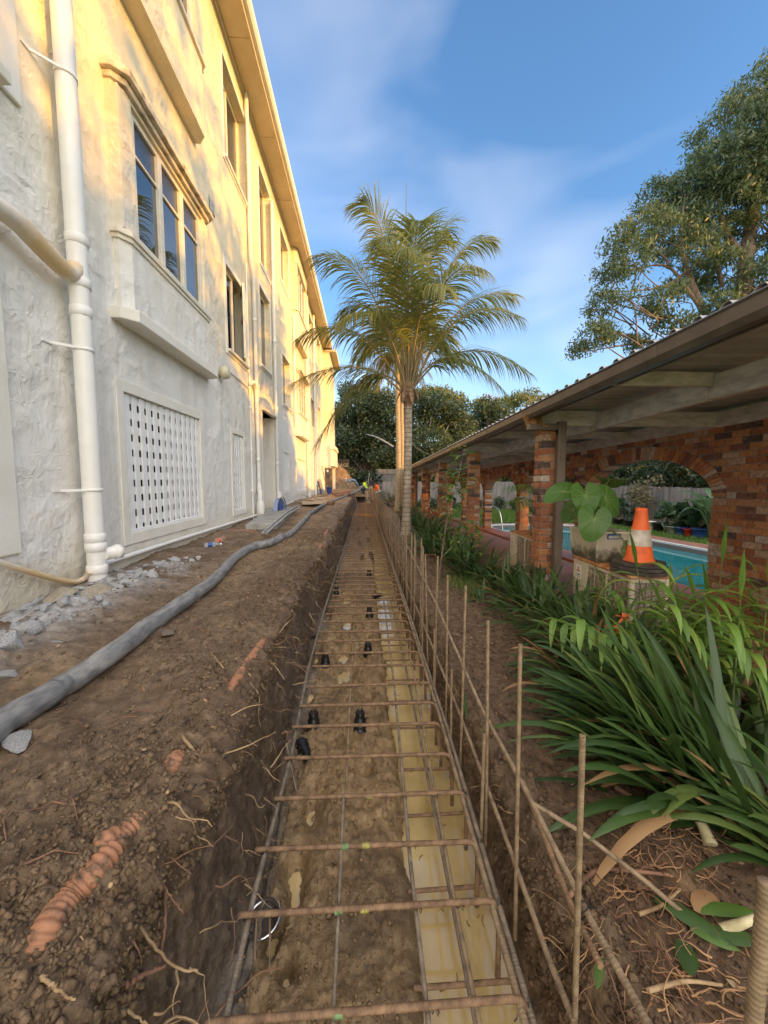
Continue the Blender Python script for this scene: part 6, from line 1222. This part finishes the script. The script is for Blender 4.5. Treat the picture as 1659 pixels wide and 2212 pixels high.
# ================================================================ trees
def limb(b, pts_, r0, r1, n=14, k=8): b.tube(spline(pts_, n), [r0+(r1-r0)*i/(n-1) for i in range(n)], k)
def pxblob(l, Y, dy=1.2, sq=.8): 
    o = []
    for x, y, r in l:
        q = onY(x, y, Y+rnd.uniform(-dy, dy)); s = r*q.y/F; o.append((q.x, q.y, q.z, s, s*1.2, s*sq))
    return o
gum = thing('gum_tree', 'tall spreading gum tree with drooping grey green foliage above the arcade roof', 'tree', (20.6, 20, -.5))
gb = pxblob([(1650, 190, 62), (1600, 285, 85), (1655, 330, 110), (1545, 370, 65), (1485, 425, 55), (1425, 430, 42), (1570, 450, 75), (1398, 495, 45), (1455, 505, 60), (1345, 520, 36), (1640, 470, 85), (1365, 565, 40), (1318, 590, 32), (1305, 655, 32), (1345, 640, 28), (1283, 728, 34), (1320, 712, 26), (1258, 757, 20), (1430, 650, 42), (1455, 705, 36), (1395, 670, 28), (1500, 600, 42), (1565, 590, 50), (1645, 600, 45), (1600, 690, 40), (1665, 700, 45), (1505, 535, 48), (1510, 700, 26), (1370, 740, 22), (1550, 660, 34), (1760, 300, 120), (1830, 540, 140), (1850, 260, 110), (1740, 680, 90)], 20)
P = clumps(gb, 3000, 34, .20, .55); leaves_np(P, .22, .28, M['gum'], 'crown', gum, .9)
b = MB(); q = lambda x, y, d=0: onY(x, y, 20+d)
limb(b, [(20.6, 20, -.6), q(1605, 720), q(1612, 560), q(1640, 380), q(1660, 240)], .55, .12, 18, 10); b.build('trunk', M['bark'], gum)
b = MB()
for l, r0 in (([q(1612, 800), q(1530, 690), q(1490, 600), q(1470, 520), q(1480, 420)], .26), ([q(1530, 690), q(1495, 640), q(1440, 575), q(1350, 585)], .13), ([q(1480, 590), q(1430, 620), q(1350, 630)], .08), ([q(1600, 800), q(1480, 742), q(1400, 738), q(1330, 722), q(1280, 735)], .16), ([q(1400, 738), q(1350, 745), q(1262, 760)], .06), ([q(1610, 560), q(1560, 480), q(1550, 380)], .16), ([q(1612, 560), q(1680, 470), q(1740, 300)], .2), ([q(1560, 620), q(1545, 560), q(1510, 500), q(1410, 450)], .12), ([q(1480, 742), q(1450, 700), q(1440, 650)], .07)): limb(b, l, r0, .025)
for k in range(60): c = gb[rnd.randrange(30)]; p0 = V(c[0], c[1], c[2]); limb(b, [p0, p0+V(rnd.uniform(.3, 1.6), rnd.gauss(0, .5), rnd.uniform(-1.2, -.2)), p0+V(rnd.uniform(1.2, 2.6), rnd.gauss(0, .4), rnd.uniform(-2.2, -.8))], .015, .045, 8, 5)
b.build('limbs', M['bark'], gum)
def figtree(lab, blobs, Y, trunk_px, n, size, mat='fig', sq=.75, dy=2., limbs=(), shell=.6, cr=.32, limbmat='bark'):
    bb = pxblob(blobs, Y, dy, sq); base = onY(*trunk_px, Y); base.z = .2; t = thing('broad_tree', lab, 'tree', base); leaves_np(clumps(bb, n//12, 12, cr, shell), size, .45, M[mat], 'crown', t, .15)
    b = MB(); c = bb[len(bb)//2]; limb(b, [base, base.lerp(V(*c[:3]), .5)+V(.3, 0, .3), V(*c[:3])], .3, .1); b.build('trunk', M['bark'], t); b = MB()
    for cc in bb: limb(b, [base+V(0, 0, 2), base.lerp(V(*cc[:3]), .6)+V(0, 0, .5), V(*cc[:3])], .10, .03, 10, 6)
    for l in limbs: limb(b, [onY(x, y, Y-2.5) for x, y in l], .10, .03, 12, 7)
    b.build('limbs', M[limbmat], t); return t
figtree('broad dense tree at the left with golden sunlit top beside the building', [(745, 905, 34), (770, 872, 36), (805, 890, 34), (735, 950, 34), (770, 955, 40), (810, 945, 38), (745, 985, 30), (785, 985, 34), (825, 985, 30), (830, 870, 36), (795, 850, 26), (720, 905, 26), (755, 845, 20), (850, 905, 34), (720, 975, 30), (790, 915, 34)], 38, (790, 1050), 42000, .25)
figtree('broad dark tree in the middle behind the palm trunks', [(860, 950, 40), (900, 915, 40), (945, 905, 42), (985, 925, 40), (930, 960, 44), (880, 990, 34), (960, 985, 36), (1000, 960, 36), (900, 870, 30), (940, 870, 26), (850, 1005, 28), (915, 1005, 26), (985, 890, 26)], 37, (900, 1055), 42000, .24, limbs=([(965, 1000), (935, 985), (905, 972), (890, 955)], [(850, 965), (815, 945), (790, 938)]), limbmat='bark_g')
figtree('broad dark tree at the right behind the arcade roof', [(1040, 915, 36), (1080, 905, 34), (1020, 945, 36), (1065, 945, 40), (1110, 915, 30), (1050, 880, 24), (1000, 975, 30), (1120, 950, 36), (1150, 925, 34), (1090, 975, 34)], 42, (1060, 1050), 30000, .27)
figtree('lighter tree with layered tufts rising behind the dark trees', [(1115, 865, 22), (1140, 852, 18), (1090, 875, 22), (1165, 870, 22), (1060, 885, 18), (1195, 865, 20), (1210, 880, 26), (1170, 895, 28), (1030, 872, 14)], 52, (1130, 1030), 7500, .34, 'figlight', .6)
figtree('small light tree left of the layered tree showing above the dark crowns', [(905, 855, 20), (930, 848, 22), (960, 855, 22), (985, 865, 22), (880, 862, 20)], 50, (940, 1030), 4000, .34, 'figlight', .6)
tw = thing('twiggy_tree', 'thin leafless pinkish twiggy tree behind the dark crowns', 'tree', onY(1062, 1030, 54)); b = MB()
for k in range(90):
    c = onY(1062+rnd.gauss(0, 4), 900, 54); e = onY(1062+rnd.gauss(0, 18), 846+abs(rnd.gauss(0, 14)), 54+rnd.gauss(0, 1)); limb(b, [c, (c+e)/2+V(rnd.gauss(0, .2), 0, 0), e], .035, .012, 6, 4)
b.build('twigs', nmat('pink_twig', (.34, .24, .18), (.46, .34, .27), 5, .8, 0), tw); b = MB(); limb(b, [tw.location, onY(1062, 900, 54)], .14, .06, 4); b.build('trunk', M['bark'], tw)
c = onY(1152, 885, 40); fp = thing('palm_tree', 'small bright palm top showing just above the arcade gutter', 'palm tree', (c.x, c.y, -.4)); b = MB(); b.tube([(c.x, c.y, -.4), c], .12, 8); b.build('trunk', M['ptrunk2'], fp)
for i in range(13): a = 2*PI*i/13; frond(fp, c, c+V(math.cos(a)*1.5, math.sin(a)*1.5, rnd.uniform(.0, 1.5)), .7, M['frondgold'], 18, .6)
bush('dark_hedge', (.1, 33.6, .6), [(rnd.uniform(-3.2, 1.0), rnd.uniform(-.5, .5), rnd.uniform(.1, 1.6), .55, .45, .45) for _ in range(34)], 6500, .2, .5, M['hedge'], 'dark green hedge behind the workers and the soil heap', 'hedge', False)
P = np.stack([rng.uniform(-26, 30, 26000), rng.uniform(56, 66, 26000), rng.uniform(-1, 1, 26000)], -1); P[:, 2] = (P[:, 2]*.5+.5)**.8*(5.5+2.2*(fbm(P[:, 0]*.35, P[:, 1]*.2, 3, 4)-.3)); tag(leaves_np(P, .8, .55, M['fig'], 'far_wood'), kind='stuff')
# sign above the hedge
sg = thing('sign_board', 'dark sign board with pale capital letters above the hedge', 'sign', (-2.1, 32.6, 2.6)); b = MB(); b.box(-3.6, -1.25, 32.6, 32.66, 2.45, 3.35); b.build('board', M['sign'], sg)
c = onY(736.5, 1008, 32.55); o = text_obj('lettering', 'NGAGE', .38, .01, M['letters']); o.parent = sg; o.matrix_parent_inverse = Matrix.Identity(4); o.matrix_local = Matrix.Translation(V(c.x-.02, 32.585, c.z)-V(-2.1, 32.6, 2.6)) @ Matrix.Rotation(PI/2, 4, 'X')
b = MB(); b.box(-3.3, -3.22, 32.62, 32.7, .5, 2.5); b.box(-1.5, -1.42, 32.62, 32.7, .5, 2.5); b.build('sign_post', M['bark'], sg)
# trees to the right, past the edge of the photograph: they shade the yard and dapple the wall
def shade(lab, blobs, n, size, x, y):
    t = thing('broad_tree', lab, 'tree', (x, y, -.4)); leaves_np(clumps(blobs, n//10, 10, .3, .5), size, .5, M['gum'], 'crown', t, .4); b = MB()
    limb(b, [(x, y, -.5), (x+.2, y, 3), (x, y+.2, 7)], .35, .12); b.build('trunk', M['bark'], t)
bb = [(15+rnd.uniform(-1.5, 1.5), yy, zz, 1.5, 1.6, 1.3) for yy in np.arange(-12.5, -1.5, 1.3) for zz in (1.6, 3.6, 5.4)]; bb += [(15+rnd.uniform(-2, 2), rnd.uniform(-13, -3), rnd.uniform(6.8, 8.3), .8, 1.3, .55) for _ in range(28)]
shade('long tall screen of trees to the right of the view past the pool', bb, 34000, .34, 15, -6)
bb = [(15+rnd.uniform(-2.5, 2.5), rnd.uniform(-16, -3), rnd.uniform(7.6, 12.5), .7, 1.8, .3) for _ in range(36)]; shade('thin topped tall tree behind the tree screen', bb, 5600, .30, 16.5, -9)
bb = [(15+rnd.uniform(-1, 1), -1.8+rnd.uniform(-1.2, 1.2), zz, 1.3, 1.3, 1.0) for zz in np.arange(1.5, 7.0, .8)]+[(15, .7+rnd.uniform(-.6, .8), zz, 1.2, 1.3, 1.0) for zz in (1.5, 3, 4.5, 5.8, 6.8)]+[(15, 3.6+rnd.uniform(-1.2, 1.2), zz, 1.1, 1.6, .9) for zz in (1.2, 2.6, 3.9, 5.1)]
shade('tree tapering down beside the tree screen at the pool end', bb, 24000, .34, 15, -1)
bb = [(20.5+rnd.uniform(-.8, .8), yy, zz, 1.2, 1.5, 1.0) for yy in np.arange(3, 27, 1.6) for zz in ((1.2, 2.9, 4.5) if yy < 14 else (1.2, 2.9, 4.5, 6.0))]; shade('row of low trees beyond the conifer shrubs', bb, 22000, .36, 20.5, 14)

# ================================================================ the three workers
def skin(name, verts, edges, mat, parent=None, sub=2):
    me = bpy.data.meshes.new(name); me.from_pydata([v[:3] for v in verts], edges, []); me.materials.append(mat); o = link(name, me, parent, parent is not None); m = o.modifiers.new('skin', 'SKIN'); m.use_smooth_shade = True
    for i, v in enumerate(verts): s = me.skin_vertices[0].data[i]; r = v[3]; s.radius = (r, v[4] if len(v) > 4 else r); s.use_root = (i == 0)
    o.modifiers.new('sub', 'SUBSURF').levels = sub; o.modifiers[-1].render_levels = sub; return o
def worker(loc, rz, lab, J, top, legs, toplong=True, shorts=True, hair=True, cap=None):
    t = thing('person', lab, 'person', loc, rz); vs, es = [], []
    def ch(pts_, start=None):
        prev = start
        for p in pts_:
            vs.append(p); i = len(vs)-1
            if prev is not None: es.append((prev, i))
            prev = i
        return prev
    pel, che, nek, hd = J['pelvis'], J['chest'], J['neck'], J['head']
    a = ch([(*pel, .115, .10)]); c = ch([((pel[0]+che[0])/2, (pel[1]+che[1])/2, (pel[2]+che[2])/2, .12, .10), (*che, .125, .105)], a); n_ = ch([(*nek, .055)], c); h0 = ch([(hd[0], hd[1], hd[2]-.09, .065), (*hd, .088, .092), (hd[0], hd[1], hd[2]+.085, .065)], n_)
    fwd = J.get('face', V(0, -1, 0)); ch([(hd[0]+fwd[0]*.10, hd[1]+fwd[1]*.10, hd[2]-.01, .016)], h0-1)
    for sd in 'lr':
        sh, el_, wr = J['sho_'+sd], J['elb_'+sd], J['wri_'+sd]; w = ch([(*sh, .062), (*el_, .045), (*wr, .03)], c); d = (Vector(wr)-Vector(el_)).normalized(); pm = Vector(wr)+d*.07; p_ = ch([(*pm, .034, .018)], w); s = d.cross(V(0, 1, .3)).normalized()
        for k, L in enumerate((.07, .08, .075, .06)): q = pm+d*.03+s*(-.024+.016*k); ch([(*q, .009), (*(q+d*L*.5+V(0, -.01, 0)), .0085), (*(q+d*L*.85+V(0, -.03, 0)), .007)], p_)
        q = Vector(wr)+d*.03+s*.03; ch([(*q, .010), (*(q+s*.02+d*.04), .009)], w)
        hp_, kn, an, ft = J['hip_'+sd], J['kne_'+sd], J['ank_'+sd], J['foot_'+sd]; ch([(*hp_, .088), (*kn, .058), (*((Vector(kn)*.6+Vector(an)*.4)), .055), (*an, .038), (*ft, .035)], a)
    skin('body', vs, es, M['skin'], t)
    sv = [(*pel, .135, .12), ((pel[0]+che[0])/2, (pel[1]+che[1])/2, (pel[2]+che[2])/2, .14, .12), (*che, .15, .125), (nek[0], nek[1], nek[2]-.03, .08)]; se = [(0, 1), (1, 2), (2, 3)]
    for sd in 'lr':
        sh, el_, wr = J['sho_'+sd], J['elb_'+sd], J['wri_'+sd]; i = len(sv); sv += [(*sh, .078), (*el_, .058)]; se += [(2, i), (i, i+1)]
        if toplong: sv.append((*wr, .042)); se.append((i+1, i+2))
    skin('top', sv, se, M[top], t)
    sv = [(pel[0], pel[1], pel[2]-.0, .14, .125)]; se = []
    for sd in 'lr':
        hp_, kn, an = J['hip_'+sd], J['kne_'+sd], J['ank_'+sd]; i = len(sv); sv += [(*hp_, .105), (*(kn if not shorts else tuple(Vector(hp_)*.15+Vector(kn)*.85)), .08)]; se += [(0, i), (i, i+1)]
        if not shorts: sv.append((*an, .062)); se.append((i+1, i+2))
    skin('shorts' if shorts else 'trousers', sv, se, M[legs], t)
    for sd in 'lr': an, ft = J['ank_'+sd], J['foot_'+sd]; skin('boot', [(an[0], an[1], an[2]+.10, .055), (*an, .056), (ft[0], ft[1], ft[2]+.0, .048)], [(0, 1), (1, 2)], M['boot'], t, 1)
    b = MB(); b.lathe((hd[0]-fwd[0]*.015, hd[1]-fwd[1]*.015, hd[2]+.015), [(.100, -.05), (.106, .02), (.09, .075), (.05, .11), (.0001, .12)], 14)
    if cap: b.obox(Vector(hd)+Vector(fwd)*.12+V(0, 0, .045), Vector(fwd)*.06, V(-fwd[1], fwd[0], 0)*.07, V(0, 0, .006))
    b.build('cap' if cap else 'hair', M[cap or 'hair'], t, True)
    b = MB(); sd_ = V(-fwd[1], fwd[0], 0)
    for s in (-1, 1): b.lathe(Vector(hd)+Vector(fwd)*.083+sd_*(.032*s)+V(0, 0, .012), [(.0001, -.01), (.010, -.004), (.010, .004), (.0001, .01)], 8)
    b.build('eyes', M['void'], t, True); return t
fz = ground(.0, 30.2)
st_ = dict(pelvis=(0, 0, .98), chest=(0, 0, 1.32), neck=(0, 0, 1.50), head=(0, -.02, 1.64), face=V(0, -1, 0), sho_l=(-.19, 0, 1.42), elb_l=(-.25, .02, 1.15), wri_l=(-.10, -.16, 1.08), sho_r=(.19, 0, 1.42), elb_r=(.25, .02, 1.15), wri_r=(.10, -.17, 1.05), hip_l=(-.10, 0, .90), kne_l=(-.12, -.02, .50), ank_l=(-.13, .02, .09), foot_l=(-.14, -.15, .045), hip_r=(.10, 0, .90), kne_r=(.12, -.02, .50), ank_r=(.13, .02, .09), foot_r=(.14, -.15, .045))
worker((.50, 30.6, .10), 0, 'person in navy jumper and khaki shorts facing the camera at the trench end', st_, 'navy', 'khaki')
l_ = dict(st_); l_.update(pelvis=(0, .10, .96), chest=(0, -.06, 1.27), neck=(0, -.14, 1.43), head=(0, -.21, 1.55), sho_l=(-.17, -.06, 1.37), elb_l=(-.2, -.12, 1.1), wri_l=(-.16, -.30, 1.0), sho_r=(.17, -.06, 1.37), elb_r=(.2, -.10, 1.1), wri_r=(.14, -.28, .95), hip_l=(-.1, .08, .88), hip_r=(.1, .08, .88), kne_l=(-.12, -.04, .49), kne_r=(.12, .08, .49))
worker((-.02, 30.1, .0), R(68), 'person in yellow high visibility top and dark trousers at the left, side on', l_, 'yellow', 'navy', shorts=False)
r_ = dict(l_); r_.update(pelvis=(0, .16, .80), chest=(0, -.05, 1.05), neck=(0, -.15, 1.18), head=(0, -.22, 1.29), sho_l=(-.17, -.06, 1.13), elb_l=(-.2, -.02, .86), wri_l=(-.14, -.22, .75), sho_r=(.17, -.06, 1.13), elb_r=(.2, -.02, .86), wri_r=(.12, -.24, .72), hip_l=(-.1, .14, .72), hip_r=(.1, .14, .72), kne_l=(-.12, -.10, .44), kne_r=(.13, -.02, .42), ank_l=(-.13, .06, .09), ank_r=(.14, .10, .09), foot_l=(-.13, -.10, .045), foot_r=(.14, -.06, .045))
worker((.98, 29.8, .06), R(-62), 'person in orange high visibility top and pale shorts bending at the right', r_, 'orange', 'palecloth')
b = MB(); b.tube([onY(791.5, 1074, 30), onY(797.8, 1022, 30)], .018, 8); tag(b.build('survey_staff', M['steelpole']), 'tall grey staff standing between the two left workers', 'staff')
